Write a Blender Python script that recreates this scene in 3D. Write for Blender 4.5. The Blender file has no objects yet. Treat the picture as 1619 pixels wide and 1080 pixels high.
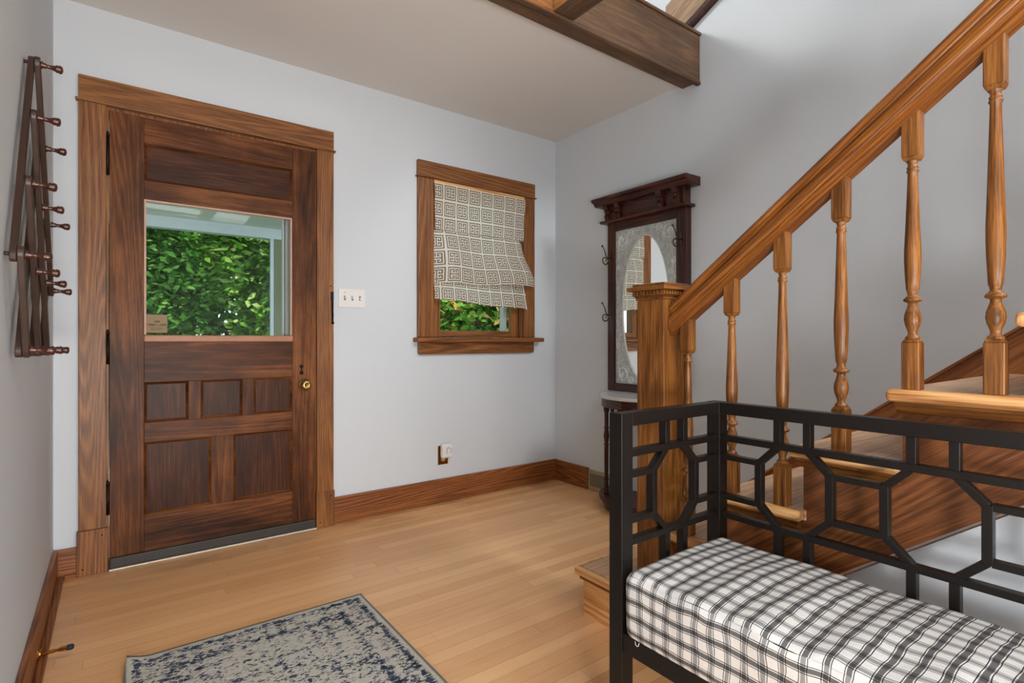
import bpy, bmesh, math, random
from mathutils import Vector, Matrix
random.seed(7)
PI = math.pi
S = bpy.context.scene
COL = S.collection

# ------------------------------------------------------------------ camera
cam_d = bpy.data.cameras.new('camera')
cam_d.sensor_width = 36.0
cam_d.lens = 36.0 * 848.0 / 1619.0
cam_d.shift_y = -0.0012
cam_d.clip_start = 0.02
cam = bpy.data.objects.new('camera', cam_d)
COL.objects.link(cam)
cam.location = (0, 0, 1.01)
cam.rotation_euler = (PI/2, 0, -math.atan2(0.596, 0.803))
S.camera = cam
# ------------------------------------------------------------------ world, sun, big lights, exposure
S.view_settings.view_transform = 'Standard'
S.view_settings.look = 'None'
S.view_settings.exposure = 0.35
S.view_settings.gamma = 1.0
W = bpy.data.worlds.new('sky'); S.world = W; W.use_nodes = True
bg = W.node_tree.nodes['Background']
bg.inputs[0].default_value = (0.72, 0.86, 1.0, 1)
bg.inputs[1].default_value = 1.7


def light(name, kind, loc, target, energy, color, size=1.0, size_y=None, **kw):
    d = bpy.data.lights.new(name, kind)
    d.energy = energy; d.color = color
    if kind == 'AREA':
        d.shape = 'RECTANGLE'; d.size = size; d.size_y = size_y or size
    if kind in ('POINT', 'SPOT'):
        d.shadow_soft_size = size
    for k, v in kw.items():
        setattr(d, k, v)
    o = bpy.data.objects.new(name, d); COL.objects.link(o)
    o.location = loc
    dv = Vector(target) - Vector(loc)
    o.rotation_euler = dv.to_track_quat('-Z', 'Y').to_euler()
    return o


light('sun', 'SUN', (-5, -6, 12), (0, 6, 0), 5.5, (1.0, 0.96, 0.86), angle=0.02)
light('rear_fill', 'AREA', (1.0, -2.9, 0.52), (1.0, 2.0, 1.9), 90, (0.97, 0.985, 1.0), 2.6, 0.9)  # added fill low behind the camera, no real window; also lifts the ceiling
light('overhead_fill', 'AREA', (0.7, -0.55, 2.66), (0.8, 0.2, 0.0), 66, (0.98, 0.99, 1.0), 1.4, 1.4)  # added fill from overhead, not a real fixture; evens out the hall
light('upstairs_window', 'AREA', (0.15, 2.80, 3.42), (2.594, 0.9, 2.7), 34, (1.0, 0.99, 0.95), 0.7, 0.35)
light('entry_ceiling_fill', 'AREA', (-0.05, -0.8, 0.7), (1.0, 2.7, 2.46), 24, (1.0, 0.99, 0.97), 0.35, 0.35)  # added fill behind the camera brightening the entry ceiling, no lamp stands there
light('left_wall_fill', 'AREA', (2.5, -1.9, 3.6), (-0.1, 2.2, 1.3), 78, (0.96, 0.98, 1.0), 1.0, 1.0)  # added fill above the stairs to brighten the left wall, no window there
light('joist_bay_lamp', 'POINT', (1.36, 1.62, 2.60), (1.5, 1.76, 2.55), 5, (1.0, 0.68, 0.34), 0.03)

# ------------------------------------------------------------------ material helpers

def srgb(r, g, b):
    def f(c):
        c /= 255.0
        return c/12.92 if c <= 0.04045 else ((c+0.055)/1.055)**2.4
    return (f(r), f(g), f(b), 1)


class NT:
    def __init__(self, name):
        self.m = bpy.data.materials.new(name); self.m.use_nodes = True
        self.t = self.m.node_tree; self.n = self.t.nodes
        self.b = self.n['Principled BSDF']; self.out = self.n['Material Output']

    def add(self, typ, **kw):
        n = self.n.new(typ)
        for k, v in kw.items():
            setattr(n, k, v)
        return n

    def set(self, sock, v):
        if isinstance(v, bpy.types.NodeSocket):
            self.t.links.new(v, sock)
        else:
            sock.default_value = v

    def math(self, op, a, b=None, c=None, clamp=False):
        n = self.add('ShaderNodeMath', operation=op); n.use_clamp = clamp
        self.set(n.inputs[0], a)
        if b is not None: self.set(n.inputs[1], b)
        if c is not None: self.set(n.inputs[2], c)
        return n.outputs[0]

    def vmath(self, op, a, b=None):
        n = self.add('ShaderNodeVectorMath', operation=op)
        self.set(n.inputs[0], a)
        if b is not None: self.set(n.inputs[1], b)
        return n.outputs[0]

    def noise(self, vec, scale, detail=3, rough=0.5, dist=0.0):
        n = self.add('ShaderNodeTexNoise')
        self.set(n.inputs['Vector'], vec)
        n.inputs['Scale'].default_value = scale; n.inputs['Detail'].default_value = detail
        n.inputs['Roughness'].default_value = rough; n.inputs['Distortion'].default_value = dist
        return n.outputs['Fac']

    def ramp(self, fac, stops, interp='LINEAR'):
        n = self.add('ShaderNodeValToRGB'); self.set(n.inputs[0], fac)
        cr = n.color_ramp; cr.interpolation = interp
        while len(cr.elements) < len(stops): cr.elements.new(0.5)
        for e, (p, c) in zip(cr.elements, stops):
            e.position = p; e.color = c
        return n.outputs[0]

    def mix(self, fac, a, b, mode='MIX'):
        n = self.add('ShaderNodeMix', data_type='RGBA', blend_type=mode)
        self.set(n.inputs[0], fac); self.set(n.inputs[6], a); self.set(n.inputs[7], b)
        return n.outputs[2]

    def bump(self, h, strength, dist=0.002):
        n = self.add('ShaderNodeBump'); self.set(n.inputs['Height'], h)
        n.inputs['Strength'].default_value = strength; n.inputs['Distance'].default_value = dist
        self.t.links.new(n.outputs[0], self.b.inputs['Normal'])

    def obj(self):
        return self.add('ShaderNodeTexCoord').outputs['Object']


def simple(name, c, rough=0.5, metal=0.0, spec=0.5, bump=None, var=0.0):
    k = NT(name)
    k.b.inputs['Roughness'].default_value = rough; k.b.inputs['Metallic'].default_value = metal
    k.b.inputs['Specular IOR Level'].default_value = spec
    if var:
        v = k.noise(k.obj(), 14, 4, 0.6)
        lo = tuple(x*(1-var) for x in c[:3])+(1,); hi = tuple(min(1, x*(1+var)) for x in c[:3])+(1,)
        k.set(k.b.inputs['Base Color'], k.ramp(v, [(0.3, lo), (0.7, hi)]))
    else:
        k.b.inputs['Base Color'].default_value = c
    if bump:
        k.bump(k.noise(k.obj(), bump[0], 3), bump[1], 0.002)
    return k.m


def wood(name, dark, mid, light_c, axis='Z', rough=0.42, rings=46, blotch=0.25, tilt=0.0, pore=0.45, ringw=0.42, sc=1.0, spec=0.4, pores=0.45, patina=0.0):
    k = NT(name)
    v = k.obj()
    if tilt:
        r = k.add('ShaderNodeVectorRotate', rotation_type='X_AXIS')
        k.set(r.inputs['Vector'], v); r.inputs['Angle'].default_value = tilt
        v = r.outputs[0]
    oi = k.add('ShaderNodeObjectInfo')
    rnd = k.math('MULTIPLY', oi.outputs['Random'], 37.0)
    off = k.add('ShaderNodeCombineXYZ')
    for i in range(3): k.set(off.inputs[i], rnd)
    s = {'X': (0.055, 1, 1), 'Y': (1, 0.055, 1), 'Z': (1, 1, 0.055)}[axis]
    s2 = {'X': (0.03, 1, 1), 'Y': (1, 0.03, 1), 'Z': (1, 1, 0.03)}[axis]
    lo = k.vmath('ADD', k.vmath('MULTIPLY', v, s), off.outputs[0])
    fi = k.vmath('ADD', k.vmath('MULTIPLY', v, s2), off.outputs[0])
    n1 = k.noise(lo, 6.0*sc, 1.5, 0.45, 0.25)
    ring = k.math('MULTIPLY_ADD', k.math('SINE', k.math('MULTIPLY', n1, rings*3.2)), 0.5, 0.5)
    ring = k.math('POWER', ring, 1.6)
    n2 = k.noise(fi, 230.0*sc, 3, 0.65)
    n3 = k.noise(k.vmath('ADD', k.vmath('MULTIPLY', v, tuple(0.35 if q == 0.055 else 1 for q in s)), off.outputs[0]), 5.5, 5, 0.62)
    a = k.math('MULTIPLY', ring, ringw)
    p = k.math('MULTIPLY', k.math('MULTIPLY_ADD', n2, 2.2, -0.6, clamp=True), pore)
    q = k.math('MULTIPLY', k.math('MULTIPLY_ADD', n3, 2.4, -0.7, clamp=True), blotch)
    f = k.math('ADD', k.math('ADD', a, p), q)
    tot = ringw+pore+blotch
    f = k.math('DIVIDE', f, tot)
    col = k.ramp(f, [(0.12, dark), (0.48, mid), (0.85, light_c)])
    s3 = {'X': (0.02, 1, 1), 'Y': (1, 0.02, 1), 'Z': (1, 1, 0.02)}[axis]
    n4 = k.noise(k.vmath('ADD', k.vmath('MULTIPLY', v, s3), off.outputs[0]), 330.0*sc, 2, 0.5)
    st = k.math('MULTIPLY', k.math('MULTIPLY_ADD', n4, 7.0, -3.6, clamp=True), pores)
    col = k.mix(st, col, tuple(c*0.75 for c in dark[:3])+(1,))
    if patina:
        n5 = k.noise(k.vmath('ADD', k.vmath('MULTIPLY', v, s), off.outputs[0]), 38.0, 5, 0.65)
        col = k.mix(k.math('MULTIPLY', k.math('MULTIPLY_ADD', n5, 6.0, -3.1, clamp=True), patina), col, tuple(c*0.6 for c in dark[:3])+(1,))
    k.set(k.b.inputs['Base Color'], col)
    k.b.inputs['Roughness'].default_value = rough
    k.b.inputs['Specular IOR Level'].default_value = spec
    k.bump(p, 0.25, 0.0008)
    return k.m


def wset(name, d, m, l, **kw):
    return {a: wood(name+'_'+a.lower(), d, m, l, a, **kw) for a in 'XYZ'}


OAK = wset('casing_oak', srgb(72, 40, 16), srgb(132, 82, 38), srgb(162, 108, 56), pore=0.6, ringw=0.34)
DOORW = wset('door_oak', srgb(42, 21, 9), srgb(94, 53, 25), srgb(142, 88, 46), blotch=0.9, ringw=0.24, pore=0.4, rough=0.42, spec=0.18)
PANEL = wset('panel_oak', srgb(34, 17, 9), srgb(70, 38, 19), srgb(104, 62, 34), spec=0.18, blotch=0.7, ringw=0.2, rough=0.4)
BASEW = wset('base_oak', srgb(74, 36, 15), srgb(138, 82, 42), srgb(170, 106, 58), blotch=0.3)
STAIRW = wset('stair_oak', srgb(64, 34, 10), srgb(130, 80, 33), srgb(164, 109, 50), blotch=0.6, rough=0.36, ringw=0.22, pore=0.75, pores=0.6, patina=0.7)
TREADW = wset('tread_oak', srgb(150, 110, 78), srgb(200, 162, 126), srgb(216, 182, 148), ringw=0.2, pore=0.3, pores=0.12)
NOSEW = wset('nosing_oak', srgb(150, 92, 45), srgb(215, 158, 98), srgb(235, 190, 132), rings=30, pores=0.15)
MAHOG = wset('dark_mahogany', srgb(26, 10, 7), srgb(62, 27, 17), srgb(96, 46, 30), rough=0.3)
BEAMW = wset('beam_wood', srgb(62, 42, 27), srgb(98, 71, 48), srgb(126, 96, 68), blotch=0.6, ringw=0.2, rough=0.6)
STRW = wood('stringer_oak', srgb(70, 36, 15), srgb(122, 72, 37), srgb(148, 92, 50), 'Y', tilt=math.atan(0.754), ringw=0.3)
RAILW = wood('rail_oak', srgb(78, 40, 12), srgb(136, 80, 31), srgb(170, 110, 49), 'Y', rough=0.3, blotch=0.3, ringw=0.26, pore=0.7)
SKIRTW = wood('skirt_oak', srgb(96, 50, 22), srgb(158, 98, 52), srgb(184, 120, 68), 'Y', tilt=math.atan(0.754))


def wall_mat(name, c):
    k = NT(name)
    v = k.noise(k.obj(), 1.3, 2)
    c2 = tuple(x*0.96 for x in c[:3])+(1,)
    k.set(k.b.inputs['Base Color'], k.ramp(v, [(0.3, c2), (0.7, c)]))
    k.b.inputs['Roughness'].default_value = 0.62
    k.b.inputs['Specular IOR Level'].default_value = 0.3
    k.bump(k.noise(k.obj(), 90, 3), 0.12, 0.001)
    return k.m


M_WALL = wall_mat('wall_paint', srgb(208, 214, 219))
M_CEIL = wall_mat('ceiling_paint', srgb(220, 216, 211))


def floor_mat():
    k = NT('floor_boards')
    v = k.obj()
    n = k.add('ShaderNodeTexBrick')
    sp = k.add('ShaderNodeSeparateXYZ'); k.set(sp.inputs[0], v)
    row = k.math('FLOOR', k.math('DIVIDE', sp.outputs[1], 0.057))
    wn = k.add('ShaderNodeTexWhiteNoise', noise_dimensions='1D'); k.set(wn.inputs['W'], row)
    cb = k.add('ShaderNodeCombineXYZ')
    k.set(cb.inputs[0], k.math('MULTIPLY_ADD', wn.outputs['Value'], 1.4, sp.outputs[0])); k.set(cb.inputs[1], sp.outputs[1])
    k.set(n.inputs['Vector'], cb.outputs[0])
    n.offset = 0.0; n.offset_frequency = 2; n.squash = 1.0
    n.inputs['Scale'].default_value = 1.0
    n.inputs['Brick Width'].default_value = 1.15
    n.inputs['Row Height'].default_value = 0.057
    n.inputs['Mortar Size'].default_value = 0.0007
    n.inputs['Mortar Smooth'].default_value = 0.3
    n.inputs['Color1'].default_value = srgb(240, 190, 134)
    n.inputs['Color2'].default_value = srgb(216, 158, 104)
    n.inputs['Mortar'].default_value = srgb(150, 102, 62)
    vs = k.vmath('MULTIPLY', v, (0.05, 1, 1))
    g = k.noise(vs, 160, 4, 0.6)
    g2 = k.noise(vs, 26, 3, 0.6)
    c = k.mix(k.math('MULTIPLY_ADD', g, 1.6, -0.5, clamp=True), n.outputs['Color'], srgb(236, 200, 156), 'MIX')
    c = k.mix(0.5, n.outputs['Color'], c)
    dk = k.math('MULTIPLY', k.math('MULTIPLY_ADD', g2, -3.0, 1.35, clamp=True), 0.35)
    c = k.mix(dk, c, srgb(168, 112, 66))
    # worn dark stains on the boards in front of the door
    sep = k.add('ShaderNodeSeparateXYZ'); k.set(sep.inputs[0], v)
    dy = k.math('MULTIPLY_ADD', sep.outputs[1], 3.2, -8.35, clamp=True)
    st = k.math('MULTIPLY', k.math('MULTIPLY_ADD', k.noise(k.vmath('MULTIPLY', v, (0.3, 1, 1)), 9, 5, 0.7), 4.0, -1.8, clamp=True), dy)
    c = k.mix(k.math('MULTIPLY', st, 0.6), c, srgb(112, 72, 46))
    k.set(k.b.inputs['Base Color'], c)
    k.b.inputs['Roughness'].default_value = 0.36
    k.bump(n.outputs['Fac'], -0.25, 0.001)
    return k.m


M_FLOOR = floor_mat()
M_BLACK = simple('bench_lacquer', srgb(20, 15, 12), 0.38, spec=0.35, bump=(120, 0.08), var=0.12)
M_IRON = simple('dark_iron', srgb(30, 25, 23), 0.45, 0.7)
M_BRASS = simple('aged_brass', srgb(170, 145, 90), 0.32, 1.0, bump=(140, 0.3), var=0.15)
M_HOOK = simple('dark_bronze', srgb(92, 80, 56), 0.3, 1.0)
M_POLB = simple('polished_brass', srgb(216, 165, 84), 0.22, 1.0)
M_BRONZE = simple('bronze_plate', srgb(130, 82, 24), 0.3, 0.9)
M_WHITE = simple('white_plastic', srgb(225, 224, 220), 0.35)
M_GREYP = simple('grey_plastic', srgb(120, 118, 112), 0.5)
M_RUBBER = simple('black_rubber', srgb(20, 20, 20), 0.7)
M_SWEEP = simple('door_sweep_rubber', srgb(50, 45, 40), 0.5, var=0.15)
M_ALU = simple('white_aluminium', srgb(205, 210, 212), 0.4, var=0.04)
M_PORCH = simple('porch_paint', srgb(214, 212, 206), 0.6)
M_POST = simple('post_paint', srgb(122, 120, 88), 0.6)
M_MARBLE = simple('marble_top', srgb(205, 207, 208), 0.2, var=0.05)
M_PEG = simple('peg_varnish', srgb(70, 34, 22), 0.22, var=0.25)
M_LATH = simple('lath_varnish', srgb(58, 40, 32), 0.38, var=0.2)
M_REG = simple('register_metal', srgb(176, 164, 136), 0.5, 0.3, var=0.12)
M_REGD = simple('register_grille', srgb(120, 118, 96), 0.6, 0.3)
M_GRASS = simple('lawn_green', srgb(70, 105, 40), 0.9, var=0.4)
M_BARK = simple('bark', srgb(72, 58, 46), 0.9, var=0.3, bump=(30, 0.6))
M_STICK = simple('sticker_brown', srgb(150, 128, 98), 0.7, var=0.06)
M_INK = simple('sticker_ink', srgb(36, 22, 20), 0.7)
M_CORD = simple('tan_cord', srgb(196, 172, 146), 0.8)
M_TIN = simple('threshold_metal', srgb(214, 204, 186), 0.35, 0.4)
M_DECK = simple('porch_deck', srgb(172, 168, 162), 0.7, var=0.1)
M_HOLE = simple('nail_hole', srgb(18, 12, 9), 0.9)
M_BULB = simple('lamp_glass', srgb(240, 230, 210), 0.2)


def glass_mat():
    k = NT('window_glass')
    tr = k.add('ShaderNodeBsdfTransparent'); tr.inputs[0].default_value = (0.95, 0.97, 0.96, 1)
    gl = k.add('ShaderNodeBsdfGlossy'); gl.inputs['Roughness'].default_value = 0.02
    mx = k.add('ShaderNodeMixShader'); mx.inputs[0].default_value = 0.010
    k.t.links.new(tr.outputs[0], mx.inputs[1]); k.t.links.new(gl.outputs[0], mx.inputs[2])
    k.t.links.new(mx.outputs[0], k.out.inputs[0])
    return k.m


M_GLASS = glass_mat()
M_MIRROR = simple('mirror_silver', (0.86, 0.88, 0.87, 1), 0.015, 1.0)


def etched():
    k = NT('etched_glass')
    v = k.noise(k.obj(), 30, 5, 0.7)
    k.set(k.b.inputs['Base Color'], k.ramp(v, [(0.3, srgb(150, 158, 155)), (0.7, srgb(205, 210, 207))]))
    k.b.inputs['Roughness'].default_value = 0.4; k.b.inputs['Metallic'].default_value = 0.1
    return k.m


M_ETCH = etched()
M_ETCHL = simple('etched_line', srgb(232, 236, 232), 0.4, 0.2)


def trans_mat(name, c, tfac, rough=0.8, var=None):
    k = NT(name)
    d = k.add('ShaderNodeBsdfDiffuse'); t = k.add('ShaderNodeBsdfTranslucent')
    col = c
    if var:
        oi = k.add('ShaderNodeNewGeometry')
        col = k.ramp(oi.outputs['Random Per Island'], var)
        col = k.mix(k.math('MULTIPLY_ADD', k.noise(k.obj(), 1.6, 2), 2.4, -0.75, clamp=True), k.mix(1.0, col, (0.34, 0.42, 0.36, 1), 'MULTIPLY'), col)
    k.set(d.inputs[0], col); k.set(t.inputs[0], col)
    mx = k.add('ShaderNodeMixShader'); mx.inputs[0].default_value = tfac
    k.t.links.new(d.outputs[0], mx.inputs[1]); k.t.links.new(t.outputs[0], mx.inputs[2])
    k.t.links.new(mx.outputs[0], k.out.inputs[0])
    return k.m


M_CLOTHW = trans_mat('shade_cream', srgb(252, 249, 238), 0.5)
M_CLOTHB = trans_mat('shade_taupe', srgb(140, 118, 100), 0.3)
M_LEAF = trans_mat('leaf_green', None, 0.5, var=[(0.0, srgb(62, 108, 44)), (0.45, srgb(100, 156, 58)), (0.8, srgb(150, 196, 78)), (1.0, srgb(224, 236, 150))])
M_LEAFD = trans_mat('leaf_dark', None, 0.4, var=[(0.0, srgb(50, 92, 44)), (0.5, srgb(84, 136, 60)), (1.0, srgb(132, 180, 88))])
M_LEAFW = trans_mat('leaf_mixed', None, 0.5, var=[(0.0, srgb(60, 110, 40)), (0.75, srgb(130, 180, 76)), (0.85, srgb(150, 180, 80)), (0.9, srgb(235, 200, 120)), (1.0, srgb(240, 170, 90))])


def rug_mat():
    k = NT('rug_weave')
    v = k.obj()
    vs = k.vmath('MULTIPLY', v, (0.55, 1.0, 1.0))
    n = k.noise(vs, 78, 5, 0.68, 1.2)
    big = k.noise(v, 5.0, 3, 0.6)
    sep = k.add('ShaderNodeSeparateXYZ'); k.set(sep.inputs[0], v)
    # distance to the edge: rug spans x +-0.38, y +-0.6
    ex = k.math('SUBTRACT', 0.381, k.math('ABSOLUTE', sep.outputs[0]))
    ey = k.math('SUBTRACT', 0.60, k.math('ABSOLUTE', sep.outputs[1]))
    e = k.math('MINIMUM', ex, ey)
    # denser figure at border band lines
    b1 = k.math('SUBTRACT', 1.0, k.math('MULTIPLY', k.math('ABSOLUTE', k.math('SUBTRACT', e, 0.035)), 70.0), clamp=True)
    b2 = k.math('SUBTRACT', 1.0, k.math('MULTIPLY', k.math('ABSOLUTE', k.math('SUBTRACT', e, 0.12)), 45.0), clamp=True)
    w = k.math('SINE', k.math('MULTIPLY', k.math('ADD', sep.outputs[0], sep.outputs[1]), 75.0))
    w2 = k.math('SINE', k.math('MULTIPLY', k.math('SUBTRACT', sep.outputs[0], sep.outputs[1]), 75.0))
    fig = k.math('MULTIPLY', k.math('MULTIPLY', w, w2), 0.03)
    thr = k.math('ADD', k.math('ADD', n, k.math('MULTIPLY', k.math('MAXIMUM', b1, b2), 0.09)), k.math('ADD', fig, k.math('MULTIPLY', k.math('SUBTRACT', big, 0.5), 0.25)))
    m = k.math('MULTIPLY_ADD', thr, 28.0, -14.7, clamp=True)
    inner = k.math('MULTIPLY_ADD', e, 160.0, -2.6, clamp=True)
    m = k.math('MULTIPLY', m, inner)
    hue = k.noise(v, 40, 2)
    ink = k.ramp(hue, [(0.35, srgb(34, 50, 58)), (0.62, srgb(60, 70, 98))])
    base = k.ramp(k.noise(v, 300, 2), [(0.3, srgb(176, 172, 160)), (0.7, srgb(205, 202, 192))])
    edge = k.math('MULTIPLY_ADD', e, -400.0, 3.4, clamp=True)
    c = k.mix(m, base, ink)
    c = k.mix(edge, c, srgb(134, 132, 124))
    k.set(k.b.inputs['Base Color'], c)
    k.b.inputs['Roughness'].default_value = 0.95
    k.b.inputs['Specular IOR Level'].default_value = 0.1
    k.bump(k.noise(v, 500, 2), 0.5, 0.002)
    return k.m


M_RUG = rug_mat()


def plaid():
    k = NT('gingham_plaid')
    uv = k.add('ShaderNodeUVMap').outputs[0]
    nz = k.add('ShaderNodeTexNoise'); k.set(nz.inputs['Vector'], uv)
    nz.inputs['Scale'].default_value = 17; nz.inputs['Detail'].default_value = 1
    dv = k.vmath('MULTIPLY', k.vmath('SUBTRACT', nz.outputs['Color'], (0.5, 0.5, 0.5)), (0.010, 0.016, 0))
    v = k.vmath('ADD', uv, dv)
    sep = k.add('ShaderNodeSeparateXYZ'); k.set(sep.inputs[0], v)
    P = 0.0372

    def stripes(c, wide, dark, thin_off, thin_col):
        f = k.math('ABSOLUTE', k.math('SUBTRACT', k.math('FRACT', k.math('DIVIDE', c, P)), 0.5))  # 0 at centre .. .5
        w = k.math('LESS_THAN', f, wide/P/2)
        t = k.math('LESS_THAN', k.math('ABSOLUTE', k.math('SUBTRACT', f, thin_off/P)), 0.0008/P)
        a = k.mix(w, (1, 1, 1, 1), dark)
        return k.mix(t, a, thin_col)
    A = stripes(sep.outputs[0], 0.0095, (0.20, 0.20, 0.205, 1), 0.0076, (0.05, 0.05, 0.055, 1))
    B = stripes(sep.outputs[1], 0.0085, (0.40, 0.41, 0.42, 1), 0.0072, (0.12, 0.12, 0.13, 1))
    c = k.mix(1.0, A, B, 'MULTIPLY')
    c = k.mix(1.0, c, (0.085, 0.085, 0.085, 1), 'SUBTRACT')
    c = k.mix(1.0, c, srgb(234, 233, 230), 'MULTIPLY')
    weave = k.noise(uv, 900, 2)
    c = k.mix(k.math('MULTIPLY', weave, 0.35), c, srgb(150, 148, 145))
    k.set(k.b.inputs['Base Color'], c)
    k.b.inputs['Roughness'].default_value = 0.9; k.b.inputs['Specular IOR Level'].default_value = 0.15
    k.bump(k.noise(uv, 22, 3), 0.35, 0.01)
    return k.m


M_PLAID = plaid()

# ------------------------------------------------------------------ object helpers

def link(o):
    COL.objects.link(o); return o


def props(o, label=None, cat=None, group=None, kind=None):
    if label: o['label'] = label
    if cat: o['category'] = cat
    if group: o['group'] = group
    if kind: o['kind'] = kind
    return o


def root(name, loc, label=None, cat=None, group=None, kind=None):
    o = bpy.data.objects.new(name, None); link(o)
    o.empty_display_size = 0.05
    o.location = loc
    return props(o, label, cat, group, kind)


class MB:
    """collects shapes in world coordinates, builds one mesh object"""
    def __init__(self):
        self.v = []; self.f = []; self.mi = []; self.sm = []; self.uv = None

    def raw(self, vs, fs, mi=0, smooth=False):
        b = len(self.v)
        self.v += [tuple(p) for p in vs]
        for q in fs:
            self.f.append(tuple(i+b for i in q)); self.mi.append(mi); self.sm.append(smooth)
        return self

    def box(self, x0, x1, y0, y1, z0, z1, mi=0):
        if x0 > x1: x0, x1 = x1, x0
        if y0 > y1: y0, y1 = y1, y0
        if z0 > z1: z0, z1 = z1, z0
        v = [(x, y, z) for x in (x0, x1) for y in (y0, y1) for z in (z0, z1)]
        f = [(0, 1, 3, 2), (4, 6, 7, 5), (0, 4, 5, 1), (2, 3, 7, 6), (0, 2, 6, 4), (1, 5, 7, 3)]
        return self.raw(v, f, mi)

    def bar(self, a, b, w, d, up=(0, 0, 1), mi=0):
        """rectangular bar from a to b, w along side, d along up"""
        a = Vector(a); b = Vector(b); t = (b-a).normalized()
        s = t.cross(Vector(up)).normalized(); u = s.cross(t).normalized()
        v = []
        for p in (a, b):
            for i, j in ((-1, -1), (1, -1), (1, 1), (-1, 1)):
                v.append(p+s*(i*w/2)+u*(j*d/2))
        f = [(3, 2, 1, 0), (4, 5, 6, 7)]+[(i, (i+1) % 4, 4+(i+1) % 4, 4+i) for i in range(4)]
        return self.raw(v, f, mi)

    def lathe(self, prof, origin, axis='Z', seg=20, mi=0, cap=True):
        """prof: (radius, height) along axis; axis can be a vector"""
        if axis == 'Z': t = Vector((0, 0, 1))
        elif axis == 'X': t = Vector((1, 0, 0))
        elif axis == 'Y': t = Vector((0, 1, 0))
        else: t = Vector(axis).normalized()
        s = t.orthogonal().normalized(); u = t.cross(s)
        o = Vector(origin); v = []; f = []
        for r, h in prof:
            for i in range(seg):
                a = 2*PI*i/seg
                v.append(o+t*h+s*(r*math.cos(a))+u*(r*math.sin(a)))
        for j in range(len(prof)-1):
            for i in range(seg):
                k = (i+1) % seg
                f.append((j*seg+i, j*seg+k, (j+1)*seg+k, (j+1)*seg+i))
        self.raw(v, f, mi, True)
        if cap:
            b = len(self.v)-len(v)
            self.f.append(tuple(b+i for i in reversed(range(seg)))); self.mi.append(mi); self.sm.append(False)
            e = b+(len(prof)-1)*seg
            self.f.append(tuple(e+i for i in range(seg))); self.mi.append(mi); self.sm.append(False)
        return self

    def tube(self, pts, rad, seg=8, mi=0):
        pts = [Vector(p) for p in pts]; n = len(pts)
        v = []; f = []
        prev = None
        for i, p in enumerate(pts):
            t = (pts[min(i+1, n-1)]-pts[max(i-1, 0)]).normalized()
            if prev is None: s = t.orthogonal().normalized()
            else: s = (prev-t*prev.dot(t)).normalized()
            prev = s; u = t.cross(s)
            r = rad[i] if isinstance(rad, (list, tuple)) else rad
            for k in range(seg):
                a = 2*PI*k/seg
                v.append(p+s*r*math.cos(a)+u*r*math.sin(a))
        for j in range(n-1):
            for i in range(seg):
                k = (i+1) % seg
                f.append((j*seg+i, j*seg+k, (j+1)*seg+k, (j+1)*seg+i))
        f.append(tuple(reversed(range(seg)))); f.append(tuple((n-1)*seg+i for i in range(seg)))
        return self.raw(v, f, mi, True)

    def prism(self, poly, axis, a0, a1, mi=0):
        """poly of 2D points; axis X: (y,z); Y: (x,z); Z: (x,y)"""
        n = len(poly)
        def P(p, a):
            return {'X': (a, p[0], p[1]), 'Y': (p[0], a, p[1]), 'Z': (p[0], p[1], a)}[axis]
        v = [P(p, a0) for p in poly]+[P(p, a1) for p in poly]
        f = [tuple(reversed(range(n))), tuple(range(n, 2*n))]
        f += [(i, (i+1) % n, n+(i+1) % n, n+i) for i in range(n)]
        return self.raw(v, f, mi)

    def build(self, name, mats, parent=None, bevel=0.0, seg=2):
        off = Vector((0, 0, 0))
        if parent is not None:
            off = Vector(parent.location)
            p = parent.parent
            while p is not None:
                off += Vector(p.location); p = p.parent
        me = bpy.data.meshes.new(name)
        me.from_pydata([Vector(p)-off for p in self.v], [], self.f)
        if not isinstance(mats, (list, tuple)): mats = [mats]
        for m in mats: me.materials.append(m)
        me.polygons.foreach_set('material_index', self.mi)
        me.polygons.foreach_set('use_smooth', self.sm)
        if self.uv:
            l = me.uv_layers.new(name='UVMap')
            for i, lp in enumerate(me.loops): l.data[i].uv = self.uv[lp.vertex_index]
        bm = bmesh.new(); bm.from_mesh(me)
        bmesh.ops.recalc_face_normals(bm, faces=bm.faces)
        bm.to_mesh(me); bm.free()
        o = bpy.data.objects.new(name, me); link(o)
        if parent is not None: o.parent = parent
        if bevel:
            b = o.modifiers.new('bevel', 'BEVEL'); b.width = bevel; b.segments = seg
            b.limit_method = 'ANGLE'; b.angle_limit = math.radians(50)
        return o


def bx(*a, mi=0):
    return MB().box(*a, mi=mi)


def struct(o, label=None):
    o['kind'] = 'structure'
    if label: o['label'] = label
    return o

# ------------------------------------------------------------------ room shell
XL, XR, YF, YB, ZC = -0.205, 2.594, 2.962, -3.0, 2.46
ZT = 4.9
struct(bx(XL-0.1, XR+0.1, YB-0.1, YF+0.14, -0.06, 0.0).build('floor', M_FLOOR), 'light oak strip floor running across the hall')
w = MB()
T = YF+0.14
w.box(XL-0.12, -0.03, YF, T, 0, ZT)
w.box(-0.03, 0.88, YF, T, 2.035, ZT)
w.box(0.88, 1.575, YF, T, 0, ZT)
w.box(1.575, 2.29, YF, T, 0, 1.0)
w.box(1.575, 2.29, YF, T, 2.0, ZT)
w.box(2.29, XR+0.12, YF, T, 0, ZT)
struct(w.build('wall_front', M_WALL), 'pale grey wall holding the front door and small window')
struct(bx(XL-0.12, XL, YB, YF, 0, ZT).build('wall_left', M_WALL), 'pale grey wall with the coat rack')
struct(bx(XR, XR+0.12, YB, YF, 0, ZT).build('wall_right', M_WALL), 'pale grey wall behind the stairs and mirror')
struct(bx(XL-0.12, XR+0.12, YB-0.12, YB, 0, ZT).build('wall_rear', M_WALL), 'pale wall at the far end of the room')
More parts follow.
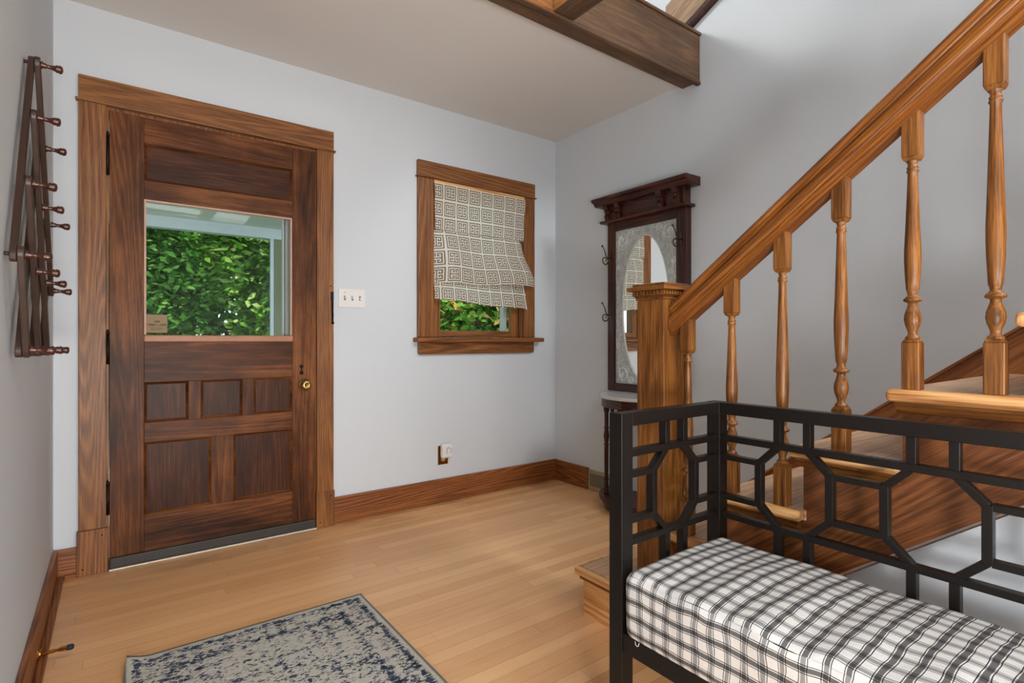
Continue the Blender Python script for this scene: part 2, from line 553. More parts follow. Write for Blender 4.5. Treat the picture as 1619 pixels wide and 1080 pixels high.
struct(bx(XL, XR, 1.87, YF, ZC, 2.70).build('ceiling', M_CEIL), 'low white ceiling over the entry')
struct(bx(XL-0.12, XR+0.12, YB-0.12, T, ZT, ZT+0.1).build('ceiling', M_CEIL), 'upper ceiling above the stairwell')
struct(bx(XL, 1.52, YB, 1.753, 2.70, 2.74).build('ceiling', BEAMW['Y']), 'wood plank underside between the beams')
# wall under the stairs
struct(MB().prism([(1.12, 0.0), (0.30, 0.62), (0.30-0.8, 1.22), (-1.5, 1.97), (-1.5, 0.0)], 'X', 1.60, 1.64).build('wall_stair', M_WALL), 'pale wall closing the space under the stairs')

# ------------------------------------------------------------------ baseboards
def baseb(name, boxes, mat, label):
    m = MB()
    for b in boxes: m.box(*b)
    return struct(m.build(name, mat, bevel=0.003), label)


baseb('baseboard_front', [(0.970, XR, YF-0.02, YF, 0.0, 0.145), (XL, -0.126, YF-0.02, YF, 0, 0.125)], BASEW['X'], 'oak baseboard along the door wall')
baseb('baseboard_right', [(XR-0.02, XR, 2.612, YF-0.021, 0, 0.145)], BASEW['Y'], 'short oak baseboard in the corner beside the mirror table')
baseb('baseboard_left', [(XL, XL+0.016, YB, YF-0.021, 0.0, 0.13), (XL+0.016, XL+0.036, YB, YF-0.045, 0.0, 0.022)], BASEW['Y'], 'oak baseboard along the coat rack wall')
baseb('trim_1', [(XL+0.037, -0.127, YF-0.04, YF-0.021, 0, 0.02)], BASEW['X'], 'shoe moulding left of the door')

# ------------------------------------------------------------------ door casing
FC = 2.937
dc = root('trim_2', (0.42, FC, 0), 'oak door casing with plain head board and plinth blocks', None, None, 'structure')
bx(-0.122, -0.027, FC, YF, 0.192, 2.04).build('side_casing', OAK['Z'], dc, 0.003)
bx(0.876, 0.966, FC, YF, 0.190, 2.04).build('side_casing', OAK['Z'], dc, 0.003)
MB().box(-0.122, 0.966, FC-0.002, YF, 2.046, 2.148).build('head_casing', OAK['X'], dc, 0.002)
MB().box(-0.132, 0.976, FC-0.012, YF, 2.036, 2.046).build('head_bead', OAK['X'], dc, 0.004)
for x0, x1 in ((-0.128, -0.022), (0.872, 0.970)):
    pb = bx(x0, x1, FC-0.006, YF, 0, 0.192).build('plinth_block', OAK['Z'], dc, 0.003)
    for nx, nz in ((x0+0.02, 0.03), (x1-0.02, 0.165)):
        MB().lathe([(0.0035, -0.001), (0.0035, 0.001)], (nx, FC-0.007, nz), 'Y', 8).build('nail_hole', M_HOLE, pb)
for b_ in ((-0.027, -0.0185, 2.955, T, 0, 2.036), (0.8725, 0.880, 2.955, T, 0, 2.036), (-0.0184, 0.8724, 2.955, T, 2.0235, 2.036)): bx(*b_).build('jamb', OAK['Z'], dc)
# iron strike on the right casing
st = root('latch_keeper', (0.958, FC-0.004, 1.19), 'black cast iron latch keeper on the edge of the right door casing', 'latch')
m = MB(); m.box(0.948, 0.964, FC-0.007, FC-0.0005, 1.225, 1.275); m.box(0.953, 0.964, FC-0.005, FC-0.0005, 1.10, 1.23)
m.build('plate', M_IRON, st, 0.002)
MB().lathe([(0.006, 0), (0.008, 0.004), (0.005, 0.010), (0.001, 0.012)], (0.957, FC-0.007, 1.105), (0, -1, 0), 12).build('screw', M_IRON, st)
MB().tube([(0.956, FC-0.008, 1.22), (0.952, FC-0.016, 1.19), (0.958, FC-0.016, 1.15), (0.958, FC-0.008, 1.12)], 0.003, 8).build('scroll', M_IRON, st)
MB().lathe([(0.004, 0), (0.004, 0.002)], (0.948, FC-0.0025, 1.305), (0, -1, 0), 10).build('screw', M_IRON, st)

# ------------------------------------------------------------------ front door
DY = 2.945; DB = 2.987
door = root('door_1', (0.42, DY, 0.0), 'old dark stained oak front door with large glass pane and five lower panels', None, None, 'structure')
bx(-0.0165, 0.110, DY, DB, 0.052, 2.021).build('stile', DOORW['Z'], door, 0.002)
bx(0.752, 0.8705, DY, DB, 0.052, 2.021).build('stile', DOORW['Z'], door, 0.002)
for z0, z1 in ((1.905, 2.021), (1.652, 1.737), (0.818, 1.002), (0.545, 0.635), (0.052, 0.216)):
    bx(0.110, 0.752, DY+0.0005, DB-0.0005, z0, z1).build('rail', DOORW['X'], door, 0.0015)
for x0, x1, z0, z1 in ((0.283, 0.335, 0.635, 0.818), (0.514, 0.568, 0.635, 0.818), (0.377, 0.475, 0.216, 0.545)):
    bx(x0, x1, DY+0.001, DB-0.001, z0, z1).build('mullion', DOORW['Z'], door, 0.0015)
pans = [(0.110, 0.752, 1.737, 1.905, 'X'), (0.110, 0.283, 0.635, 0.818, 'Z'), (0.335, 0.514, 0.635, 0.818, 'Z'), (0.568, 0.752, 0.635, 0.818, 'Z'),
        (0.110, 0.377, 0.216, 0.545, 'Z'), (0.475, 0.752, 0.216, 0.545, 'Z')]
for x0, x1, z0, z1, ax in pans:
    p = bx(x0-0.003, x1+0.003, DY+0.014, DB-0.014, z0-0.003, z1+0.003).build('panel', PANEL[ax], door)
    m = MB(); wd = 0.011
    for (a, b) in (((x0, z0), (x1, z0)), ((x1, z0), (x1, z1)), ((x1, z1), (x0, z1)), ((x0, z1), (x0, z0))):
        cx, cz = (x0+x1)/2, (z0+z1)/2
        ia = (a[0]+wd*(1 if a[0] < cx else -1), a[1]+wd*(1 if a[1] < cz else -1))
        ib = (b[0]+wd*(1 if b[0] < cx else -1), b[1]+wd*(1 if b[1] < cz else -1))
        m.raw([(a[0], DY+0.003, a[1]), (b[0], DY+0.003, b[1]), (ib[0], DY+0.014, ib[1]), (ia[0], DY+0.014, ia[1]),
               (a[0], DY+0.0142, a[1]), (b[0], DY+0.0142, b[1])], [(0, 1, 2, 3), (4, 5, 1, 0), (3, 2, 5, 4)])
    m.build('panel_moulding', DOORW['X'], p)
gp = bx(0.112, 0.750, 2.972, 2.976, 1.036, 1.650).build('glass_pane', M_GLASS, door)
M_STOP = simple('pane_stop_paint', srgb(196, 158, 136), 0.5, var=0.1)
for b_ in ((0.110, 0.118, 2.952, 2.972, 1.036, 1.652), (0.744, 0.752, 2.952, 2.972, 1.036, 1.652), (0.118, 0.744, 2.952, 2.972, 1.644, 1.652)): bx(*b_).build('pane_stop', M_STOP, door)
bx(0.108, 0.754, DY-0.008, 2.972, 1.002, 1.034).build('pane_sill', simple('sill_worn', srgb(168, 116, 84), 0.45, var=0.15), door, 0.006, 3)
bx(-0.016, 0.870, DY-0.012, DY+0.03, 0.008, 0.052).build('door_sweep', M_SWEEP, door, 0.004)
# knob
MB().lathe([(0.026, 0), (0.027, 0.003), (0.022, 0.006), (0.011, 0.010), (0.009, 0.026), (0.014, 0.034), (0.025, 0.040), (0.029, 0.050), (0.027, 0.060), (0.018, 0.066), (0.006, 0.067), (0.005, 0.064), (0.0, 0.064)],
           (0.808, DY, 0.776), (0, -1, 0), 28, cap=False).build('door_knob', M_BRASS, door)
m = MB()
m.lathe([(0.0, 0.0055), (0.007, 0.0052), (0.009, 0.003), (0.009, 0)], (0.797, DY, 0.872), (0, -1, 0), 16, cap=False)
m.prism([(0.792, 0.832), (0.802, 0.832), (0.800, 0.866), (0.794, 0.866)], 'Y', DY-0.004, DY)
m.lathe([(0.0, 0.0055), (0.008, 0.0052), (0.010, 0.003), (0.010, 0)], (0.797, DY, 0.838), (0, -1, 0), 16, cap=False)
m.build('keyhole_plate', M_IRON, door)
for z0, z1 in ((1.735, 1.905), (0.905, 1.035), (0.245, 0.375)):
    h = MB().lathe([(0.0065, 0), (0.0065, z1-z0)], (-0.0215, DY-0.004, z0), 'Z', 12)
    h.lathe([(0.003, z1-z0), (0.0085, z1-z0+0.004), (0.006, z1-z0+0.012), (0.002, z1-z0+0.022)], (-0.0215, DY-0.004, z0), 'Z', 12)
    h.build('hinge', M_IRON, door)
# sticker on the pane
stk = bx(0.119, 0.200, 2.9705, 2.9718, 1.045, 1.128).build('pane_sticker', M_STICK, door)
stk['label'] = 'small brown notice stuck in the lower left corner of the pane'


def text(body, size, loc, rot, mat, parent, name='lettering', ext=0.0003, sx=1.0):
    c = bpy.data.curves.new(name, 'FONT'); c.body = body; c.size = size; c.extrude = ext; c.offset = 0.0004
    c.align_x = 'CENTER'; c.align_y = 'CENTER'
    c.materials.append(mat)
    o = bpy.data.objects.new(name, c); link(o); o.rotation_euler = rot; o.scale = (sx, 1, 1)
    off = Vector(loc); p = parent
    while p is not None:
        off -= Vector(p.location); p = p.parent
    o.location = off; o.parent = parent
    return o


text('UHI', 0.012, (0.160, 2.9700, 1.096), (PI/2, 0, 0), M_INK, stk)
text('OISO~-.-\u2039OO', 0.014, (0.160, 2.9700, 1.081), (PI/2, 0, 0), M_INK, stk, sx=0.9)
m = MB()
for zz, a, b in ((1.068, 0.132, 0.184), (1.063, 0.134, 0.188), (1.057, 0.136, 0.180)):
    x = a
    while x < b:
        l = random.uniform(0.003, 0.009); m.box(x, min(x+l, b), 2.9701, 2.9704, zz, zz+0.0018); x += l+0.002
m.build('small_print', M_INK, stk)
struct(bx(-0.018, 0.872, 2.925, T+0.05, 0.0, 0.007).build('trim_3', M_TIN, bevel=0.002), 'pale threshold strip under the front door')

# storm door frame outside
sd = root('door_2', (0.42, 3.06, 0), 'white aluminium storm door outside the front door', None, None, 'structure')
for b_ in ((0.728, 0.800, 3.045, 3.075, 0.02, 2.02), (-0.01, 0.062, 3.045, 3.075, 0.02, 2.02)): bx(*b_).build('frame_stile', M_ALU, sd, 0.002)
for b_ in ((0.062, 0.728, 3.045, 3.075, 1.92, 2.02), (0.062, 0.728, 3.045, 3.075, 0.02, 0.85)): bx(*b_).build('frame_rail', M_ALU, sd, 0.002)
bx(0.734, 0.739, 3.035, 3.045, 0.95, 1.9).build('gasket', M_GREYP, sd)
bx(0.06, 0.73, 3.058, 3.061, 0.85, 1.92).build('glass_pane', M_GLASS, sd)

# ------------------------------------------------------------------ window
win = root('window_1', (1.93, YF, 1.0), 'small double hung oak window with deep stool under a patterned shade', None, None, 'structure')
bx(1.477, 1.580, FC, YF, 1.028, 2.003).build('side_casing', OAK['Z'], win, 0.003)
bx(2.285, 2.380, FC, YF, 1.028, 2.003).build('side_casing', OAK['Z'], win, 0.003)
bx(1.475, 2.382, FC-0.002, YF, 2.011, 2.106).build('head_casing', OAK['X'], win, 0.002)
bx(1.466, 2.391, FC-0.012, YF, 2.003, 2.011).build('head_bead', OAK['X'], win, 0.003)
bx(1.452, 2.432, FC-0.045, T-0.03, 0.998, 1.027).build('window_stool', BASEW['X'], win, 0.007, 3)
MB().prism([(1.482, 0.998), (1.482, 0.935), (1.488, 0.923), (2.366, 0.923), (2.374, 0.935), (2.374, 0.998)], 'Y', FC, YF).build('apron', OAK['X'], win, 0.003)
for b_ in ((1.580, 1.597, 2.965, T, 1.027, 2.003), (2.268, 2.285, 2.965, T, 1.027, 2.003), (1.597, 2.268, 2.965, T, 1.985, 2.003)): bx(*b_).build('jamb', OAK['Z'], win)


def sash(z0, z1, y0, y1, name):
    a, b = 1.599, 2.266
    s = root(name, (1.93, y0, z0)); s.parent = win; s.location = Vector((1.93, y0, z0))-Vector(win.location)
    for xa, xb in ((a, a+0.055), (b-0.055, b)):
        bx(xa, xb, y0, y1, z0, z1).build('sash_stile', OAK['Z'], s, 0.003)
    for za, zb in ((z0, z0+0.043), (z1-0.04, z1)):
        bx(a+0.055, b-0.055, y0+0.0005, y1-0.0005, za, zb).build('sash_rail', OAK['X'], s, 0.003)
    bx(a+0.050, b-0.050, (y0+y1)/2-0.002, (y0+y1)/2+0.002, z0+0.04, z1-0.035).build('glass_pane', M_GLASS, s)


sash(1.029, 1.53, 2.985, 3.02, 'lower_sash')
sash(1.49, 1.984, 3.025, 3.06, 'upper_sash')
bx(2.185, 2.212, 3.045, 3.09, 1.03, 1.98).build('storm_frame', M_ALU, win)

# ------------------------------------------------------------------ roman shade (greek key print)
KEY = ["........", ".#######", ".#......", ".#.####.", ".#.#..#.", ".#.#.##.", ".#.#....", ".#.#####"]


def keypix(i, j):
    ci, cj = i // 15, j // 15
    a, b = i % 15, j % 15
    a = a if a <= 7 else 14-a; b = b if b <= 7 else 14-b
    if (ci+cj) % 2: a, b = b, a
    return KEY[b][a] == '#'


shade = root('roman_shade', (1.93, 2.94, 1.98), 'cream roman shade printed with taupe greek keys, lower folds hanging loose and crooked', 'window shade')


def cloth(name, ncol, nrow, fn, j0=0, i0=0):
    m = MB()
    v = [fn(i/ncol, j/nrow) for j in range(nrow+1) for i in range(ncol+1)]
    f = []; mi = []
    for j in range(nrow):
        for i in range(ncol):
            k = j*(ncol+1)+i
            f.append((k, k+1, k+ncol+2, k+ncol+1)); mi.append(1 if keypix(i+i0, j+j0) else 0)
    m.raw(v, f, 0, True); m.mi = mi
    return m.build(name, [M_CLOTHW, M_CLOTHB], shade)


WID = 0.706
NC = 113


def lerp(a, b, t): return a+(b-a)*t
def sst(t): t = max(0, min(1, t)); return t*t*(3-2*t)


def upper(u, s):
    z = lerp(1.982, 1.690, s)
    x = 1.581+WID*u - 0.018*s*u
    y = 2.929-0.004*math.sin(u*9+s*3)-0.003*math.sin(s*PI*3)-0.004*s
    return (x, y, z)


def middle(u, s):
    zb = lerp(1.362, 1.385, u)
    zb += 0.006*math.sin(u*11)
    z = lerp(1.688, zb, s)
    x0 = 1.579; x1 = lerp(2.268, 2.335, sst((s-0.25)/0.75))
    x = lerp(x0, x1, u)
    bul = 0.012+0.050*math.sin(min(1, s*1.05)*PI*0.62)
    y = 2.925-bul*(0.75+0.25*math.sin(u*7+1))
    # soft creases at both sides
    cr = math.exp(-((u-0.115)/0.018)**2)*sst((s-0.3)/0.4)
    y += 0.016*cr
    y -= 0.012*math.sin(u*5.0+s*4)*s
    if u > 0.93: y += (u-0.93)*0.6*(1-s*0.3)
    y = lerp(2.934, y, sst(u/0.13))
    return (x, y, z)


def lower(u, s):
    zt = 1.405
    zb = lerp(1.262, 1.220, u)+0.004*math.sin(u*9)
    z = lerp(zt, zb, s)
    x = lerp(1.580, lerp(2.272, 2.300, s), u)
    y = 2.926-0.010*math.sin(u*6+0.5)-0.010*s
    if u < 0.1: y += (0.1-u)*0.12
    if u > 0.86: y -= math.exp(-((u-0.9)/0.03)**2)*0.014
    return (x, y, z)


cloth('shade_panel', NC, 42, upper, 0, 5)
cloth('shade_fold', NC, 48, middle, 42, 5)
cloth('lower_flap', NC, 25, lower, 94, 9)
MB().tube([upper(t/24, 1.0)[0:1]+(upper(t/24, 1.0)[1]-0.004, upper(t/24, 1.0)[2]) for t in range(25)], 0.0026, 8).build('shade_rod', simple('rod_tape', srgb(150, 116, 98), 0.6), shade)
bx(1.582, 2.284, 2.933, 2.960, 1.975, 2.0).build('head_rail', NOSEW['X'], shade)
MB().tube([(2.296, 2.915, 1.50), (2.318, 2.90, 1.465), (2.336, 2.895, 1.44), (2.338, 2.895, 1.425), (2.326, 2.90, 1.41)], 0.0013, 6).build('pull_cord', M_CORD, shade)

# ------------------------------------------------------------------ switch plate, outlet, plug
sw = root('light_switch', (1.072, YF, 1.245), 'white three gang light switch plate right of the door', 'light switch')
pl = bx(0.999, 1.151, YF-0.006, YF, 1.193, 1.299).build('switch_plate', M_WHITE, sw, 0.003, 3)
for i, x in enumerate((1.034, 1.077, 1.120)):
    bx(x-0.0055, x+0.0055, YF-0.0066, YF-0.0062, 1.233, 1.260).build('switch_slot', M_GREYP, sw)
    up = -1 if i == 0 else 1
    MB().bar((x, YF-0.006, 1.246), (x, YF-0.018, 1.246+0.010*(-1 if i == 2 else 1)), 0.007, 0.010).build('toggle', M_WHITE, sw, 0.001)
    for zz in (1.215, 1.277):
        MB().lathe([(0.0028, 0), (0.0028, 0.001)], (x, YF-0.006, zz), (0, -1, 0), 10).build('screw', M_GREYP if (i == 0 and zz > 1.25) else M_WHITE, sw)
ot = root('wall_outlet', (1.655, YF, 0.29), 'bronze wall outlet plate low on the wall beneath the window', 'outlet')
bx(1.622, 1.692, YF-0.005, YF, 0.232, 0.350).build('outlet_plate', M_BRONZE, ot, 0.002)
for zz in (0.268, 0.314):
    MB().lathe([(0.016, 0), (0.016, 0.002)], (1.657, YF-0.005, zz), (0, -1, 0), 20).build('socket', simple('socket_ivory', srgb(190, 170, 140), 0.5), ot)
pg = root('plug_in_night_light', (1.666, YF-0.007, 0.325), 'rounded white plug-in device with a dark ring, in the bronze outlet', 'night light')
MB().box(1.631, 1.703, YF-0.048, YF-0.0075, 0.276, 0.366).build('body', M_WHITE, pg, 0.014, 5)
ring = [(1.674+0.016*math.cos(a), YF-0.0485, 0.322+0.019*math.sin(a)) for a in [math.radians(-62+ i*12) for i in range(0, 26)]]
MB().tube(ring, 0.0014, 6).build('ring_mark', M_GREYP, pg)

# ------------------------------------------------------------------ door stop
ds = root('door_stop', (XL+0.016, 2.20, 0.038), 'brass door stop with black rubber tip on the left baseboard', 'door stop')
ax = Vector((1, -0.30, 0.10)).normalized()
o0 = (XL+0.0165, 2.20, 0.040)
MB().lathe([(0.0, 0), (0.016, 0.0005), (0.016, 0.003), (0.008, 0.005), (0.0065, 0.010), (0.008, 0.016), (0.0055, 0.028), (0.006, 0.040), (0.0045, 0.048), (0.0075, 0.060), (0.008, 0.076)], o0, ax, 18, cap=False).build('stem', M_POLB, ds)
MB().lathe([(0.0085, 0.075), (0.0085, 0.088), (0.006, 0.091), (0, 0.0915)], o0, ax, 18, cap=False).build('rubber_tip', M_RUBBER, ds)

# ------------------------------------------------------------------ coat rack
rk = root('coat_rack', (XL, 2.08, 1.40), 'dark wooden accordion coat rack with turned pegs on the left wall', 'coat rack')
P = {1: (2.04, 1.80), 2: (1.955, 1.62), 3: (2.18, 1.60), 4: (1.84, 1.412), 5: (2.085, 1.40), 6: (2.35, 1.395),
     7: (1.70, 1.212), 8: (1.93, 1.196), 9: (2.19, 1.188), 10: (2.45, 1.182), 11: (1.79, 0.986), 12: (2.05, 0.983), 13: (2.31, 0.979)}
XA, XBk = XL+0.030, XL+0.0165


def lath(a, b, x, ext=0.020):
    (ya, za), (yb, zb) = P[a], P[b]
    d = Vector((0, yb-ya, zb-za)); L = d.length; d.normalize()
    s = Vector((0, d.z, -d.y)); c0 = Vector((x, ya, za)); hw = 0.0155; th = 0.0065
    n = 8; loop = []
    for i in range(n+1):
        t = PI*i/n
        loop.append(c0-d*(ext*math.sin(t))+s*(hw*math.cos(t)))
    for i in range(n+1):
        t = PI*i/n
        loop.append(c0+d*(L+ext*math.sin(t))-s*(hw*math.cos(t)))
    m = MB(); k = len(loop)
    v = [p-Vector((th, 0, 0)) for p in loop]+[p+Vector((th, 0, 0)) for p in loop]
    f = [tuple(reversed(range(k))), tuple(range(k, 2*k))]+[(i, (i+1) % k, k+(i+1) % k, k+i) for i in range(k)]
    m.raw(v, f)
    return m.build('lath', M_LATH, rk, 0.002)


for a, b in ((1, 7), (3, 11), (6, 12), (10, 13)): lath(a, b, XBk)
for a, b in ((1, 10), (2, 13), (4, 12), (7, 11)): lath(a, b, XA)
pegprof = [(0.0095, 0.0), (0.0105, 0.004), (0.007, 0.009), (0.0085, 0.012), (0.0055, 0.017), (0.0058, 0.030), (0.0085, 0.040), (0.0115, 0.045), (0.0095, 0.047), (0.012, 0.053), (0.0095, 0.060), (0.004, 0.062), (0, 0.0625)]
for k_, (y, z) in P.items():
    MB().lathe([(r, h*0.80) for r, h in pegprof], (XL+0.0365, y, z), Vector((1, 0.02, -0.05)), 16, cap=False).build('peg', M_PEG, rk)
for y, z in (P[1], P[7], P[10], P[12]):
    MB().lathe([(0.005, 0), (0.005, 0.0095)], (XL+0.0005, y, z), 'X', 10).build('wall_spacer', M_LATH, rk)

# ------------------------------------------------------------------ hall mirror
mr = root('hall_mirror', (XR, 2.105, 0.69), 'tall dark mahogany hall mirror with etched oval glass and brass coat hooks', 'mirror')
for y0_, y1_ in ((2.342, 2.400), (1.810, 1.878)): bx(2.545, XR, y0_, y1_, 0.69, 1.755).build('side_stile', MAHOG['Z'], mr, 0.004)
for z0_, z1_ in ((0.69, 0.738), (1.700, 1.755)): bx(2.546, XR, 1.878, 2.342, z0_, z1_).build('cross_rail', MAHOG['Y'], mr, 0.004)
bx(2.53, XR, 1.815, 2.395, 1.760, 1.872).build('frieze_board', MAHOG['Y'], mr, 0.003)
MB().prism([(XR, 1.752), (2.508, 1.752), (2.496, 1.760), (2.500, 1.768), (XR, 1.768)], 'Y', 1.785, 2.425).build('lower_ledge', MAHOG['Y'], mr, 0.002)
MB().prism([(XR, 1.862), (2.492, 1.862), (2.482, 1.872), (2.476, 1.880), (2.455, 1.890), (2.450, 1.903), (2.462, 1.910), (XR, 1.912)], 'Y', 1.752, 2.458).build('cornice', MAHOG['Y'], mr, 0.003)
for y in (1.855, 1.965, 2.285, 2.375):
    MB().prism([(2.53, 1.769), (2.515, 1.769), (2.505, 1.795), (2.516, 1.815), (2.500, 1.840), (2.488, 1.858), (2.488, 1.866), (2.53, 1.866)], 'Y', y-0.018, y+0.018).build('corbel', MAHOG['Z'], mr, 0.003)
    MB().lathe([(0.011, 0), (0.009, 0.004), (0.0, 0.007)], (2.502, y, 1.822), (-1, 0, 0), 12, cap=False).build('boss', MAHOG['Z'], mr)
m = MB(); m.box(2.560, 2.5645, 1.880, 2.341, 0.74, 1.70)
m.build('backing_glass', M_MIRROR, mr)
# etched border ring: rectangle with oval hole
oc, oz, oa, ob = 2.108, 1.20, 0.170, 0.438
N = 96; inn = []; outr = []
for i in range(N):
    a = 2*PI*i/N; cy, cz = math.cos(a), math.sin(a)
    inn.append((oc+oa*cy, oz+ob*cz))
    k_ = min((2.341-oc if cy > 0 else oc-1.880)/max(abs(cy), 1e-6), (1.70-oz if cz > 0 else oz-0.74)/max(abs(cz), 1e-6))
    outr.append((oc+cy*k_, oz+cz*k_))
for cyy, czz in ((2.341, 1.70), (1.880, 1.70), (2.341, 0.74), (1.880, 0.74)):
    j = min(range(N), key=lambda q: (outr[q][0]-cyy)**2+(outr[q][1]-czz)**2); outr[j] = (cyy, czz)
m = MB()
v = [(2.5585, p[0], p[1]) for p in inn]+[(2.5585, p[0], p[1]) for p in outr]+[(2.5598, p[0], p[1]) for p in inn]+[(2.5598, p[0], p[1]) for p in outr]
f = []
for i in range(N):
    k_ = (i+1) % N
    f += [(i, k_, N+k_, N+i), (2*N+i, 3*N+i, 3*N+k_, 2*N+k_), (i, 2*N+i, 2*N+k_, k_), (N+i, N+k_, 3*N+k_, 3*N+i)]
m.raw(v, f); m.build('etched_border', M_ETCH, mr)
m = MB(); pts = [(2.557, oc+(oa+0.004)*math.cos(2*PI*i/N), oz+(ob+0.004)*math.sin(2*PI*i/N)) for i in range(N+1)]
m.tube(pts, 0.0022, 6); m.build('oval_bead', M_ETCHL, mr)


def spiral(m, cy, cz, r, turns, a0, sgn, tail=None, w=0.0030):
    pts = []
    n = int(26*turns)
    for i in range(n+1):
        t = i/n; a = a0+sgn*2*PI*turns*t; rr = r*(1-0.86*t)
        pts.append((2.5575, cy+rr*math.cos(a), cz+rr*math.sin(a)))
    if tail:
        e = pts[0]; pts = [(2.5575, lerp(tail[0], e[1], q)+0.012*math.sin(q*PI), lerp(tail[1], e[2], q)) for q in (0, 0.2, 0.4, 0.6, 0.8)]+pts
    m.tube(pts, [w*(0.35+0.65*math.sin(PI*min(1, (i+1)/len(pts)*1.0))) for i in range(len(pts))], 6)


for sy in (1, -1):
    for sz in (1, -1):
        m = MB()
        def q(dy, dz): return (2.1105+sy*dy, 1.22+sz*dz)
        a = q(0.178, 0.415); spiral(m, a[0], a[1], 0.047, 1.4, PI/2*sz, sy*sz, q(0.205, 0.28))
        a = q(0.190, 0.425); spiral(m, a[0], a[1], 0.022, 1.2, -PI/2*sz, -sy*sz, None)
        a = q(0.105, 0.450); spiral(m, a[0], a[1], 0.024, 1.3, 0 if sy > 0 else PI, sy*sz, q(0.045, 0.462))
        a = q(0.206, 0.245); spiral(m, a[0], a[1], 0.020, 1.3, PI/2*sz, -sy*sz, q(0.222, 0.15), 0.0025)
        a = q(0.140, 0.400); spiral(m, a[0], a[1], 0.018, 1.1, PI, sy*sz, q(0.12, 0.44), 0.0024)
        for kk in range(7):
            a = q(0.168+0.05*math.sin(kk*1.9), 0.33+kk*0.018)
            m.tube([(2.5575, a[0], a[1]), (2.5575, a[0]+sy*0.008, a[1]+sz*0.006), (2.5575, a[0]+sy*0.018, a[1]+sz*0.004)], [0.0008, 0.003, 0.0006], 6)
        for kk in range(5):
            a = q(0.214-0.006*(kk % 2), 0.02+kk*0.03)
            m.tube([(2.5575, a[0], a[1]), (2.5575, a[0]+sy*0.006, a[1]+sz*0.010), (2.5575, a[0], a[1]+sz*0.020)], [0.0006, 0.002, 0.0006], 6)
        m.build('etched_scroll', M_ETCHL, mr)


def hook(y, z):
    base = MB().prism([(y-0.009, z-0.022), (y+0.009, z-0.022), (y+0.006, z+0.03), (y, z+0.04), (y-0.006, z+0.03)], 'X', 2.541, 2.545)
    h = base.build('coat_hook', M_HOOK, mr, 0.001)
    m = MB()
    up = [(2.541, y, z+0.0), (2.520, y, z-0.008), (2.505, y, z+0.012), (2.492, y, z+0.045), (2.474, y, z+0.066)]
    m.tube(up, [0.004, 0.004, 0.0036, 0.003, 0.003], 8)
    m.lathe([(0.0, -0.007), (0.005, -0.005), (0.0068, 0), (0.005, 0.005), (0, 0.007)], (2.472, y, z+0.069), (-0.6, 0, 0.7), 12, cap=False)
    lo = []
    for i in range(26):
        t = i/25; a = -0.2-t*2*PI*1.15; r = 0.030*(1-0.72*t)
        lo.append((2.497+r*math.cos(a), y, z-0.018+r*math.sin(a)))
    m.tube(lo, [0.0042*(1-0.3*i/25) for i in range(26)], 8)
    m.build('hook_arm', M_HOOK, h)


for y, z in ((2.376, 1.535), (2.376, 1.175), (1.845, 1.575), (1.845, 1.175)): hook(y, z)

# ------------------------------------------------------------------ demilune table
tb = root('demilune_table', (XR, 2.105, 0), 'half round mahogany table with marble top below the hall mirror', 'table')


def halfdisc(m, r, z0, z1, mi=0, xo=0.0):
    n = 28
    poly = [(XR-0.001-r*math.sin(PI*i/n), 2.105+r*math.cos(PI*i/n)) for i in range(n+1)]
    m.prism(poly, 'Z', z0, z1, mi)


m = MB(); halfdisc(m, 0.300, 0.664, 0.683); m.build('marble_top', M_MARBLE, tb, 0.005, 3)
bx(2.555, XR-0.001, 1.812, 2.398, 0.6835, 0.6895).build('marble_upstand', M_MARBLE, tb)
m = MB(); halfdisc(m, 0.284, 0.612, 0.6635); m.build('apron', MAHOG['Y'], tb, 0.003)
m = MB(); halfdisc(m, 0.300, 0.058, 0.078); halfdisc(m, 0.286, 0.040, 0.058); m.build('lower_shelf', MAHOG['Y'], tb, 0.005, 3)
m = MB(); halfdisc(m, 0.270, 0.0, 0.040); m.build('base_plinth', MAHOG['Y'], tb, 0.006, 3)
legp = [(0.015, 0.078), (0.018, 0.085), (0.012, 0.095), (0.011, 0.16), (0.016, 0.168), (0.012, 0.176), (0.011, 0.19), (0.013, 0.28), (0.0135, 0.36), (0.012, 0.37), (0.017, 0.378), (0.012, 0.386), (0.015, 0.41), (0.018, 0.43), (0.015, 0.45), (0.012, 0.47), (0.017, 0.478), (0.012, 0.486), (0.0125, 0.57), (0.018, 0.585), (0.018, 0.612)]
for a in (12, 48, 90, 132, 168):
    t = math.radians(a)
    MB().lathe(legp, (XR-0.001-0.255*math.sin(t)-0.0, 2.105+0.255*math.cos(t), 0), 'Z', 16).build('leg', MAHOG['Z'], tb)
# marble and back panel
rg = root('wall_register', (XR-0.006, 2.55, 0), 'tan metal heating register at floor level beside the mirror table', 'register')
bx(XR-0.012, XR, 2.42, 2.611, 0.004, 0.138).build('register_frame', M_REG, rg, 0.003)
bx(XR-0.015, XR-0.012, 2.45, 2.595, 0.03, 0.115).build('register_grille', M_REGD, rg, 0.001)

